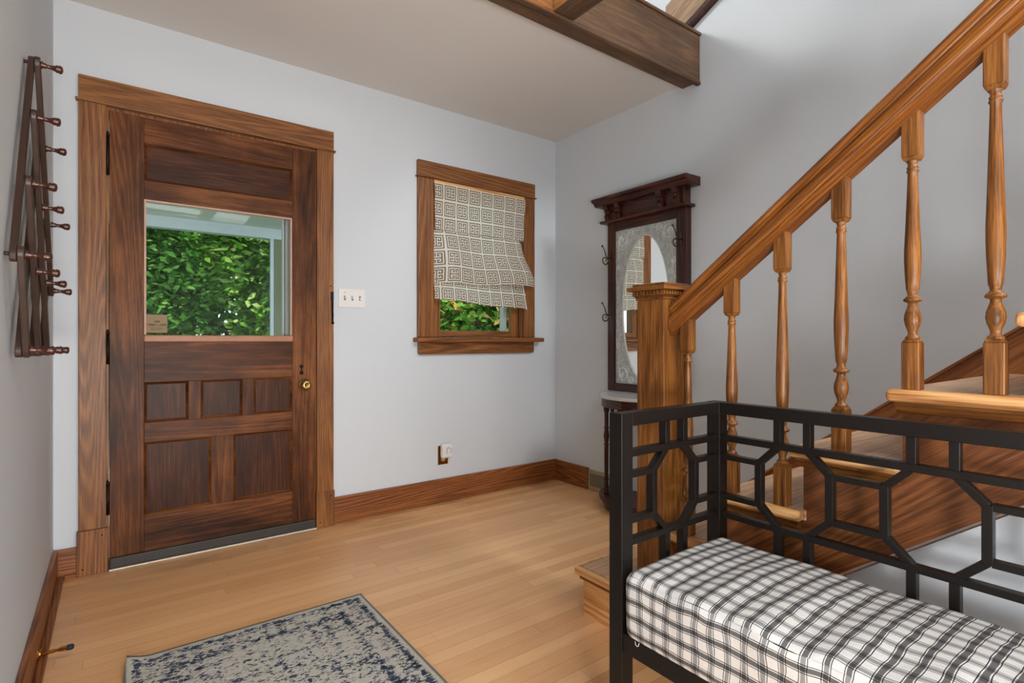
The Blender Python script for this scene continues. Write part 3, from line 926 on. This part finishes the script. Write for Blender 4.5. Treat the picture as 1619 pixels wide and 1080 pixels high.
# ------------------------------------------------------------------ staircase
XS = 1.552; RISE = 0.178; RUN = 0.236
stc = root('staircase', (XS, 1.30, 0), 'oak staircase rising to the right with turned balusters, square newel and moulded handrail', 'staircase')
NT_ = 10
for k in range(1, NT_+1):
    yf = 1.453-RUN*(k-1); z = RISE*k; yb = yf-RUN-0.03
    x0 = 1.365 if k == 1 else 1.520
    if k == 1:
        tr = MB().box(1.385, XR-0.022, yb-0.02, yf-0.012, z-0.028, z).build('tread', TREADW['X'], stc)
        m = MB(); m.box(1.363, 1.385, yb+0.02, yf, z-0.028, z); m.box(1.385, XR-0.022, yf-0.012, yf, z-0.028, z)
        m.build('nosing', NOSEW['Y'], tr, 0.010, 3)
        m = MB(); m.box(1.376, 1.389, yb+0.03, yf-0.014, z-0.045, z-0.028)
        m.build('cove_moulding', STAIRW['Y'], tr, 0.004)
        m = MB(); m.box(1.389, XR-0.022, yf-0.045, yf-0.025, 0, z-0.028); m.box(1.389, 1.409, yb+0.03, yf-0.045, 0, z-0.028)
        m.build('riser', NOSEW['Y'], stc)
        continue
    tr = MB().box(x0+0.03, XR-0.022, yb, yf-0.010, z-0.028, z).build('tread', TREADW['X'], stc)
    MB().box(x0+0.03, XR-0.022, yf-0.012, yf+0.002, z-0.029, z).build('nosing', NOSEW['X'], tr, 0.008, 3)
    MB().box(x0, x0+0.032, yb+0.002, yf+0.004, z-0.030, z+0.001).build('return_nosing', NOSEW['Y'], tr, 0.011, 3)
    MB().prism([(1.532, z-0.030), (1.532, z-0.036), (1.540, z-0.042), (1.546, z-0.054), (1.553, z-0.058), (1.570, z-0.058), (1.570, z-0.030)], 'Y', yb+0.014, yf-0.012).build('cove_moulding', STAIRW['Y'], tr, 0.001)
    MB().box(1.560, XR-0.022, yf-0.040, yf-0.022, z-RISE, z-0.028).build('riser', STAIRW['X'], stc)
# cut stringer (outer face X = 1.560)
pts = []
for k in range(2, NT_+1):
    yf = 1.453-RUN*(k-1)-0.022; z = RISE*k-0.029
    pts += [(yf, z-RISE), (yf, z)]
yend = 1.453-RUN*NT_
pts[0] = (pts[0][0], 0.06)
pts.append((yend, RISE*NT_-0.029))
low = lambda y: 0.657-0.754*(y-0.27)
pts += [(yend, low(yend)), (1.141, 0.0), (pts[0][0], 0.0)]
MB().prism(pts, 'X', 1.558, 1.600).build('stringer', STRW, stc)
# wall skirt
sl = 0.754
ys0, ys1 = 1.52, -1.0
nl = lambda y: RISE+(1.453-y)*sl
MB().prism([(ys0, nl(ys0)+0.115), (ys1, nl(ys1)+0.115), (ys1, nl(ys1)-0.35), (ys0-0.0, 0.0), (ys0, 0.0)], 'X', XR-0.022, XR).build('wall_skirt', SKIRTW, stc)
MB().prism([(ys0, nl(ys0)+0.115), (ys1, nl(ys1)+0.115), (ys1, nl(ys1)+0.13), (ys0, nl(ys0)+0.13)], 'X', XR-0.030, XR).build('skirt_cap', SKIRTW, stc, 0.003)

rail_b = lambda y: 1.4325+(0.612-y)*sl      # underside of handrail


def baluster(y, zt):
    H = rail_b(y)-zt+0.012
    c = 0.0185
    m = MB()
    L = 0.122; U = 0.112
    # square blocks with lamb's tongue corners
    def block(z0, z1, open_top):
        m.box(XS-c, XS+c, y-c, y+c, z0, z1)
    o = (XS, y, zt)
    m.box(XS-c, XS+c, y-c, y+c, zt, zt+L-0.008)
    top = H-U
    m.prism([(y-c, zt+top+0.008), (y+c, zt+top+0.008), (y+c, zt+H+c*sl*-1), (y-c, zt+H+c*sl)], 'X', XS-c, XS+c)
    # tapered shoulders
    for za, zb, r0, r1 in ((zt+L-0.008, zt+L, c, 0.0135), (zt+top+0.008, zt+top-0.001, c, 0.0135)):
        v = [(XS-r0, y-r0, za), (XS+r0, y-r0, za), (XS+r0, y+r0, za), (XS-r0, y+r0, za), (XS-r1, y-r1, zb), (XS+r1, y-r1, zb), (XS+r1, y+r1, zb), (XS-r1, y+r1, zb)]
        m.raw(v, [(3, 2, 1, 0), (4, 5, 6, 7)]+[(i, (i+1) % 4, 4+(i+1) % 4, 4+i) for i in range(4)])
    T0 = 0.235; T1 = top-0.030
    pr = [(0.014, L-0.002), (0.0165, L+0.003), (0.009, L+0.011), (0.0105, L+0.020), (0.0155, L+0.034), (0.0178, L+0.047), (0.0165, L+0.060), (0.0115, L+0.076), (0.0095, L+0.084),
          (0.0110, L+0.088), (0.0190, L+0.091), (0.0195, L+0.096), (0.0140, L+0.101), (0.0098, L+0.106), (0.0115, L+0.116)]
    for i in range(0, 13):
        t = i/12
        r = 0.0132+0.0044*math.sin(min(1, t*3.2)*PI/2) if t < 0.32 else lerp(0.0176, 0.0100, ((t-0.32)/0.68)**0.9)
        pr.append((r, lerp(T0+0.006, T1, t)))
    pr += [(0.0125, T1+0.003), (0.0132, T1+0.007), (0.0098, T1+0.010), (0.0132, T1+0.013), (0.0095, T1+0.018), (0.0100, top-0.006), (0.0140, top+0.001)]
    m.lathe(pr, o, 'Z', 20)
    return m.build('baluster', STAIRW['Z'], stc, 0.0025)


ratio = [0.707, 0.604, 0.502, 0.4015, 0.2992, 0.2010, 0.0995, -0.002, -0.103, -0.204, -0.305, -0.406]
tk = [2, 3, 3, 4, 5, 5, 6, 7, 7, 8, 9, 9]
for r_, k in zip(ratio, tk): baluster(r_*XS, RISE*k+0.001)
# handrail built along Y then tilted
ya, yb = 1.150, -0.90
prof = [(0, 0), (0.024, 0), (0.024, 0.013), (0.033, 0.015), (0.0335, 0.019), (0.031, 0.022), (0.0345, 0.026), (0.0355, 0.036), (0.033, 0.047), (0.027, 0.053), (0.020, 0.056), (0.0185, 0.060), (0.022, 0.064), (0.029, 0.068), (0.031, 0.074), (0.029, 0.081), (0.021, 0.087), (0.010, 0.0895)]
full = [(x, h) for x, h in prof]+[(-x, h) for x, h in reversed(prof[1:])]
ang = math.atan(sl); L = (ya-yb)/math.cos(ang)
n = len(full)
v = []; f = []
for i, yy in enumerate((0.0, -L)):
    for x, h in full:
        # lower end cut vertical against newel
        v.append((x, yy + (-h*math.tan(ang) if i == 0 else 0)*-1*-1, h))
f = [tuple(reversed(range(n))), tuple(range(n, 2*n))]+[(i, (i+1) % n, n+(i+1) % n, n+i) for i in range(n)]
me = bpy.data.meshes.new('handrail'); me.from_pydata(v, [], f); me.materials.append(RAILW)
bm = bmesh.new(); bm.from_mesh(me); bmesh.ops.recalc_face_normals(bm, faces=bm.faces); bm.to_mesh(me); bm.free()
hr = bpy.data.objects.new('handrail', me); link(hr); hr.parent = stc
hr.location = Vector((XS, ya, rail_b(ya)))-Vector(stc.location)
hr.rotation_euler = (-ang, 0, 0)

# newel
nx0, nx1, ny0, ny1 = 1.495, 1.610, 1.153, 1.268
nw = MB().box(nx0, nx1, ny0, ny1, RISE, 1.165).build('newel_post', STAIRW['Z'], stc, 0.003)


def ring_box(m, e, z0, z1):
    m.box(nx0-e, nx1+e, ny0-e, ny1+e, z0, z1)


m = MB(); ring_box(m, 0.004, 1.150, 1.160); ring_box(m, 0.007, 1.160, 1.165); ring_box(m, 0.010, 1.165, 1.182)
cp = m.build('cap_moulding', STAIRW['X'], nw, 0.002)
m = MB()
for i in range(9):
    t = nx0-0.008+(nx1-nx0+0.016)*(i+0.5)/9
    m.box(t-0.0042, t+0.0042, ny0-0.017, ny0-0.009, 1.166, 1.180); m.box(t-0.0042, t+0.0042, ny1+0.009, ny1+0.017, 1.166, 1.180)
    t = ny0-0.008+(ny1-ny0+0.016)*(i+0.5)/9
    m.box(nx0-0.017, nx0-0.009, t-0.0042, t+0.0042, 1.166, 1.180); m.box(nx1+0.009, nx1+0.017, t-0.0042, t+0.0042, 1.166, 1.180)
m.build('dentil', STAIRW['X'], nw, 0.001)
m = MB(); ring_box(m, 0.026, 1.182, 1.197)
m.build('cap_slab', STAIRW['X'], nw, 0.004, 3)
m = MB(); ring_box(m, 0.012, 1.197, 1.207); m.build('cap_top', STAIRW['X'], nw, 0.003)

# ------------------------------------------------------------------ ceiling beams
bm_ = root('ceiling_beam', (1.2, 1.81, 2.41), 'wide dark brown boxed beam along the edge of the entry ceiling', 'beam')
bx(XL, XR-0.002, 1.755, 1.868, 2.435, 2.683).build('beam_body', BEAMW['X'], bm_, 0.003)
bx(XL, XR-0.002, 1.748, 1.775, 2.413, 2.4345).build('edge_bead', BEAMW['X'], bm_, 0.006, 3)
bx(XL, XR-0.002, 1.745, 1.868, 2.6835, 2.699).build('top_board', BEAMW['X'], bm_, 0.002)
for i, x in enumerate((1.518, 0.80, 0.10)):
    o = root('ceiling_joist', (x+0.06, 0.2, 2.44),
             ['brown cross beam beside the stairwell opening, joining the ceiling beam', 'brown cross beam over the middle of the hall', 'brown cross beam nearest the left wall'][i], 'beam', 'cross beams of the hall ceiling')
    bx(x, x+0.119, YB, 1.744, 2.425, 2.699).build('joist_body', BEAMW['Y'], o, 0.003)
# sloping board above the beam at the right wall
sb = root('sloping_board', (2.56, 1.75, 2.70), 'light brown sloping trim board on the right wall just above the ceiling beam', 'board')
LOFT = wood('loft_board', srgb(110, 84, 64), srgb(160, 130, 104), srgb(180, 150, 122), 'Y', rough=0.6, tilt=0.46, ringw=0.25)
zl = lambda y: 2.765+0.48*(1.811-y)
MB().prism([(1.945, 2.702), (0.70, zl(0.70)), (0.70, zl(0.70)+0.222), (1.945, zl(1.945)+0.222)], 'X', 2.540, XR-0.001).build('board_face', LOFT, sb, 0.002)
MB().prism([(1.90, 2.703), (0.70, zl(0.70)-0.022), (0.70, zl(0.70)-0.001), (1.90, zl(1.90)-0.001)], 'X', 2.546, XR-0.001).build('edge_strip', MAHOG['Y'], sb)

# ------------------------------------------------------------------ bench
X0, X1, Y1b, NO = 1.0, 1.460, 0.9375, 4
PO = 0.0415; PITCH = 0.3015; Y0b = Y1b-2*PO-(NO*PITCH+0.104)
ZTOP = 0.829
bn = root('bench', ((X0+X1)/2, (Y0b+Y1b)/2, 0), 'black wooden bench with octagon lattice back and ends, in front of the stairs', 'bench')
for x in (X0, X1-PO):
    for y in (Y1b-PO, Y0b):
        bx(x, x+PO, y, y+PO, 0, ZTOP).build('corner_post', M_BLACK, bn, 0.0018)
BT = 0.020  # bar thickness in lattice plane


def lattice(m, P, a0, a1, cs, depth):
    """P(a, z) -> builds bars via plane coordinates; depth = (d0,d1)"""
    def hb(a, b, z0, z1, ins=0.0):
        m.append((a, b, z0, z1, ins))
    return m


def lat(plane, a0, a1, centres):
    """plane 'Y' : bars run along X at fixed Y range ; plane 'X': run along Y"""
    if plane == 'X': d0, d1 = X1-0.0335, X1-0.0095
    else: d0, d1 = plane_y
    def B(m, a, b, z0, z1, e=0.0):
        if plane == 'X': m.box(d0+e, d1-e, a, b, z0, z1)
        else: m.box(a, b, d0+e, d1-e, z0, z1)
    def bar2(m, p, q, w, e=0.0):
        (pa, pz), (qa, qz) = p, q
        da, dz = qa-pa, qz-pz; l = math.hypot(da, dz); na, nz = -dz/l*w/2, da/l*w/2
        poly = [(pa+na, pz+nz), (qa+na, qz+nz), (qa-na, qz-nz), (pa-na, pz-nz)]
        m.prism(poly, 'X' if plane == 'X' else 'Y', d0+e, d1-e)
    zr2, zr5 = 0.725, 0.5015
    zs3, zs4 = 0.670, 0.5555
    m = MB(); B(m, a0, a1, zr2-0.009, zr2+0.009); m.build('lattice_rail', M_BLACK, bn, 0.0012)
    m = MB(); B(m, a0, a1, zr5-0.008, zr5+0.008); m.build('lattice_rail', M_BLACK, bn, 0.0012)
    hw = 0.0915; sh = 0.0385
    prev = a0
    for c in centres:
        for s in (-1, 1):
            m = MB()
            bar2(m, (c+s*hw, zs3+0.004), (c+s*hw, zs4-0.004), 0.0185, 0.0006)
            bar2(m, (c+s*hw, zs3), (c+s*sh, zr2-0.002), 0.0165, 0.0012)
            bar2(m, (c+s*hw, zs4), (c+s*sh, zr5+0.002), 0.0165, 0.0018)
            m.build('octagon_side', M_BLACK, bn, 0.001)
            for za, zb in ((zr2+0.009, ZTOP-0.034), (0.293, zr5-0.008)):
                m = MB(); B(m, c+s*sh-0.0095, c+s*sh+0.0095, za, zb, 0.0005)
                m.build('lattice_upright', M_BLACK, bn, 0.001)
        for zz in (zs3, zs4):
            m = MB(); B(m, prev, c-hw-0.007, zz-0.0075, zz+0.0075, 0.0008); m.build('lattice_stub', M_BLACK, bn, 0.001)
        prev = c+hw+0.007
    for zz in (zs3, zs4):
        m = MB(); B(m, prev, a1, zz-0.0075, zz+0.0075, 0.0008); m.build('lattice_stub', M_BLACK, bn, 0.001)


cents = [Y1b-PO-0.104-0.0985-PITCH*i for i in range(NO)]
lat('X', Y0b+PO, Y1b-PO, [c for c in reversed(cents)])
plane_y = (Y1b-0.034, Y1b-0.010); lat('Y', X0+PO, X1-PO, [(X0+X1)/2])
plane_y = (Y0b+0.010, Y0b+0.034); lat('Y', X0+PO, X1-PO, [(X0+X1)/2])
bx(X1-PO+0.003, X1-0.002, Y0b+PO, Y1b-PO, ZTOP-0.034, ZTOP-0.0005).build('top_rail', M_BLACK, bn, 0.002)
for y in (Y1b-PO, Y0b):
    bx(X0+PO, X1-PO, y+0.002, y+PO-0.002, ZTOP-0.034, ZTOP-0.0005).build('top_rail', M_BLACK, bn, 0.002)
for x in (X0+0.003, X1-PO+0.004):
    bx(x, x+0.032, Y0b+PO, Y1b-PO, 0.245, 0.292).build('seat_rail', M_BLACK, bn, 0.002)
for y in (Y1b-PO+0.005, Y0b+0.005):
    bx(X0+PO, X1-PO, y, y+0.030, 0.245, 0.292).build('seat_rail', M_BLACK, bn, 0.002)
bx(X0+0.037, X1-PO+0.002, Y0b+PO+0.002, Y1b-PO-0.002, 0.270, 0.291).build('seat_panel', M_BLACK, bn)

# ------------------------------------------------------------------ cushion
cx0, cx1, cy0, cy1, cz0, cz1 = X0-0.004, X1-PO-0.001, Y0b+PO+0.003, Y1b-PO-0.003, 0.2925, 0.447
m = MB(); uvs = []; R = 0.028


def cushion():
    nx_, ny_, nz_ = 30, 110, 12
    def put(p, nrm, uvv):
        q = Vector(p)
        c = Vector((min(max(q.x, cx0+R), cx1-R), min(max(q.y, cy0+R), cy1-R), min(max(q.z, cz0+R*0.6), cz1-R)))
        d = q-c
        if d.length > 1e-6:
            w_ = Vector((min(abs(d.x), R), min(abs(d.y), R), min(abs(d.z), R)))
            d = d.normalized()*R*0.98
        q2 = c+d if (d.length > 1e-6) else q
        # gentle crown, puckers along the front edge
        u = (q.x-cx0)/(cx1-cx0); vv = (q.y-cy0)/(cy1-cy0); zt = (q.z-cz0)/(cz1-cz0)
        crown = 0.016*math.sin(PI*u)*math.sin(PI*min(1, max(0, vv)))**0.3
        q2.z += crown*zt*zt
        q2.z += 0.0022*math.sin(q.y*46+q.x*7)*zt*math.exp(-((u-0.2)/0.5)**2)+0.002*math.sin(q.y*21+1)*zt
        if nrm == 'F':
            q2.x += 0.003*math.sin(q.y*34)*zt
        q2.x = max(q2.x, cx0)
        m.v.append(tuple(q2)); uvs.append(uvv)
    def grid(nu, nv, fn):
        b = len(m.v)
        for j in range(nv+1):
            for i in range(nu+1): fn(i/nu, j/nv)
        for j in range(nv):
            for i in range(nu):
                k = b+j*(nu+1)+i
                m.f.append((k, k+1, k+nu+2, k+nu+1)); m.mi.append(0); m.sm.append(True)
    X = lambda t: lerp(cx0, cx1, t); Y = lambda t: lerp(cy0, cy1, t); Z = lambda t: lerp(cz0, cz1, t)
    grid(nx_*2, ny_*2, lambda a, b: put((X(a), Y(b), cz1), 'T', (Y(b), X(a))))
    grid(nx_, ny_, lambda a, b: put((X(a), Y(b), cz0), 'B', (Y(b), X(a))))
    grid(ny_*2, nz_, lambda a, b: put((cx0, Y(a), Z(b)), 'F', (Z(b)+0.008, Y(a))))
    grid(ny_, nz_, lambda a, b: put((cx1, Y(a), Z(b)), 'K', (Z(b)+0.008, Y(a))))
    grid(nx_, nz_, lambda a, b: put((X(a), cy0, Z(b)), 'E', (Z(b)+0.008, X(a))))
    grid(nx_, nz_, lambda a, b: put((X(a), cy1, Z(b)), 'E', (Z(b)+0.008, X(a))))


cushion()
m.uv = uvs
cu = root('seat_cushion', ((cx0+cx1)/2, (cy0+cy1)/2, cz0), 'long black and white checked box cushion on the black bench', 'cushion')
m.build('cushion_body', M_PLAID, cu)
MB().tube([(cx0+0.004, cy1-0.045+0.006*math.cos(t*0.8), cz0-0.002-0.010*math.sin(t*0.8)) for t in range(5)], 0.0008, 5).build('tie_loop', M_WHITE, cu)

# ------------------------------------------------------------------ rug
rx0, rx1, ry0, ry1 = 0.022, 0.784, 0.86, 2.06
cxr, cyr = (rx0+rx1)/2, (ry0+ry1)/2
rugo = MB(); nu, nv = 60, 90
for lay in (0, 1):
    b = len(rugo.v)
    for j in range(nv+1):
        for i in range(nu+1):
            x = lerp(rx0, rx1, i/nu); y = lerp(ry0, ry1, j/nv)
            dl = math.hypot(x-rx0, (y-ry1)*0.7)
            z = 0.018*max(0, 1-dl/0.075)**1.6+0.0006
            xx = x+0.010*max(0, 1-dl/0.07)
            rugo.v.append((xx, y, z+(0.008 if lay else 0)))
    for j in range(nv):
        for i in range(nu):
            k = b+j*(nu+1)+i
            q = (k, k+1, k+nu+2, k+nu+1)
            rugo.f.append(q if lay else q[::-1]); rugo.mi.append(0); rugo.sm.append(True)
n1 = (nu+1)*(nv+1)
edge = [j*(nu+1) for j in range(nv+1)]+[nv*(nu+1)+i for i in range(1, nu+1)]+[j*(nu+1)+nu for j in range(nv-1, -1, -1)]+[i for i in range(nu-1, 0, -1)]
for a_, b_ in zip(edge, edge[1:]+edge[:1]):
    rugo.f.append((a_, b_, b_+n1, a_+n1)); rugo.mi.append(0); rugo.sm.append(False)
holder = bpy.data.objects.new('tmp', None); holder.location = (cxr, cyr, 0)
ro = rugo.build('rug', M_RUG, None)
for vtx in ro.data.vertices: vtx.co.x -= cxr; vtx.co.y -= cyr
ro.location = (cxr, cyr, 0)
bpy.data.objects.remove(holder)
props(ro, 'small faded grey and navy patterned rug with a curled corner on the floor', 'rug')

# ------------------------------------------------------------------ outdoors
struct(bx(-30, 30, T, 45, -0.45, -0.40).build('ground', M_GRASS), 'green lawn outside')
po = root('porch', (0.0, 5.0, -0.4), 'covered front porch with pale ceiling and a painted post, outside the door', 'porch')
bx(-3.0, 1.75, T, 7.0, 2.36, 2.40).build('porch_ceiling', M_PORCH, po)
bx(-3.0, 1.75, 6.95, 7.07, 2.24, 2.50).build('porch_beam', M_ALU, po)
bx(-3.1, 1.85, T, 7.3, 2.50, 2.56).build('porch_roof', M_DECK, po)
bx(-3.0, 1.75, T, 7.05, -0.40, -0.04).build('porch_deck', M_DECK, po)
pp = bx(1.565, 1.665, 6.95, 7.05, -0.04, 2.24).build('porch_post', M_POST, po, 0.004)
bx(1.525, 1.563, 6.96, 7.0, -0.04, 2.24).build('downspout', M_ALU, po)


def tree(name, label, x, y, h, tr, crowns, nleaf, ls, mat, group, cat='tree'):
    t = root(name, (x, y, -0.4), label, cat, group)
    m = MB()
    pts = [(x+0.12*math.sin(i*1.3+x), y+0.1*math.sin(i*0.9), -0.4+h*i/7) for i in range(8)]
    m.tube(pts, [tr*(1-0.09*i) for i in range(8)], 9)
    for i in range(7):
        b = Vector(pts[2+i % 5]); a = random.uniform(0, 2*PI); l = random.uniform(0.5, 1.3)
        m.tube([b, b+Vector((math.cos(a)*l*0.5, math.sin(a)*l*0.5, l*0.35)), b+Vector((math.cos(a)*l, math.sin(a)*l, l*0.8))], [tr*0.4, tr*0.25, tr*0.08], 6)
    m.build('trunk', M_BARK, t)
    L_ = MB(); V = L_.v; F = L_.f
    for _ in range(nleaf):
        cx, cy, cz, rx, ry, rz = random.choice(crowns)
        while True:
            p = Vector((random.uniform(-1, 1), random.uniform(-1, 1), random.uniform(-1, 1)))
            if 0.25 < p.length < 1: break
        c = Vector((x+cx+p.x*rx, y+cy+p.y*ry, cz+p.z*rz))
        a = random.uniform(0, 2*PI); s = ls*random.uniform(0.6, 1.3)
        d = Vector((math.cos(a), math.sin(a)*0.6, random.uniform(-0.9, 0.2))).normalized()
        n = Vector((random.uniform(-0.6, 0.6), random.uniform(-1, 0.4), random.uniform(0.1, 1))).normalized()
        sd = d.cross(n).normalized()
        k = len(V)
        V += [tuple(c-d*s*0.5), tuple(c+sd*s*0.30-d*s*0.08), tuple(c+sd*s*0.16+d*s*0.30), tuple(c+d*s*0.55), tuple(c-sd*s*0.16+d*s*0.30), tuple(c-sd*s*0.30-d*s*0.08)]
        F.append((k, k+1, k+2, k+3, k+4, k+5)); L_.mi.append(0); L_.sm.append(False)
    off = Vector(t.location)
    me = bpy.data.meshes.new('foliage'); me.from_pydata([Vector(p)-off for p in V], [], F); me.materials.append(mat)
    o = bpy.data.objects.new('foliage', me); link(o); o.parent = t
    o['kind'] = 'stuff'
    return t


G = 'trees beyond the porch'
tree('leafy_tree', 'leafy tree filling the left part of the door glass, beyond the porch', -2.0, 9.0, 5.0, 0.13, [(0, 0, 2.2, 1.3, 0.9, 1.6), (0.2, 0, 3.6, 1.1, 0.9, 1.2), (-0.3, 0, 1.0, 1.2, 0.9, 1.1)], 8500, 0.12, M_LEAF, G)
tree('leafy_tree', 'leafy tree with a dark trunk in the middle of the door glass', 0.3, 11.3, 5.5, 0.16, [(0, 0, 2.4, 1.6, 0.9, 1.5), (0.2, 0, 3.8, 1.4, 0.9, 1.2), (-0.2, 0, 0.9, 1.5, 0.9, 1.1)], 8500, 0.13, M_LEAFD, G)
tree('leafy_tree', 'bright leafy tree behind the porch post', 2.3, 8.9, 5.0, 0.12, [(0, 0, 2.5, 1.3, 0.9, 1.5), (-0.6, -0.4, 2.5, 0.9, 0.5, 0.7), (0.2, 0, 1.0, 1.2, 0.9, 1.2)], 8000, 0.13, M_LEAF, G)
tree('leafy_tree', 'tree with forked branches seen under the window shade', 4.9, 7.2, 4.6, 0.09, [(0, 0, 2.2, 1.2, 0.8, 1.4), (0.2, 0.1, 1.2, 1.1, 0.9, 1.1), (-0.2, 0.1, 1.5, 1.1, 0.8, 1.2)], 4600, 0.14, M_LEAFW, G)
tree('leafy_tree', 'tree at the right edge of the window view', 6.9, 9.9, 4.8, 0.12, [(0, 0, 2.2, 1.6, 1.0, 1.7), (0.2, 0.1, 1.0, 1.6, 1.0, 1.2)], 4600, 0.17, M_LEAF, G)
for i, xx in enumerate((-7.0, -3.3, 0.4, 4.1, 7.8, 11.5)):
    tree('shrub', ['dark shrub at the far left behind the trees', 'dark shrub behind the left leafy tree', 'dark shrub behind the middle tree with a dark trunk',
                   'dark shrub behind the bright tree at the porch post', 'dark shrub behind the window tree', 'dark shrub at the far right behind the trees'][i],
         xx, 14.6, 4.5, 0.15, [(0, 0, 1.4, 1.8, 1.0, 2.0), (0.0, 0, 2.6, 1.8, 1.0, 1.6), (0.0, 0, 3.8, 1.8, 1.0, 2.1)], 9000, 0.24, M_LEAFD, 'dark shrubs behind the trees', 'shrub')
tree('hedge', 'tall dark hedge closing the view far behind the shrubs', 2.5, 19.0, 5.5, 0.2, [(x_, 0, z_, 2.6, 0.9, 2.2) for x_ in (-10, -7, -4, -1, 2, 5, 8, 11) for z_ in (1.2, 4.0)], 20000, 0.34, M_LEAFD, None, 'hedge')
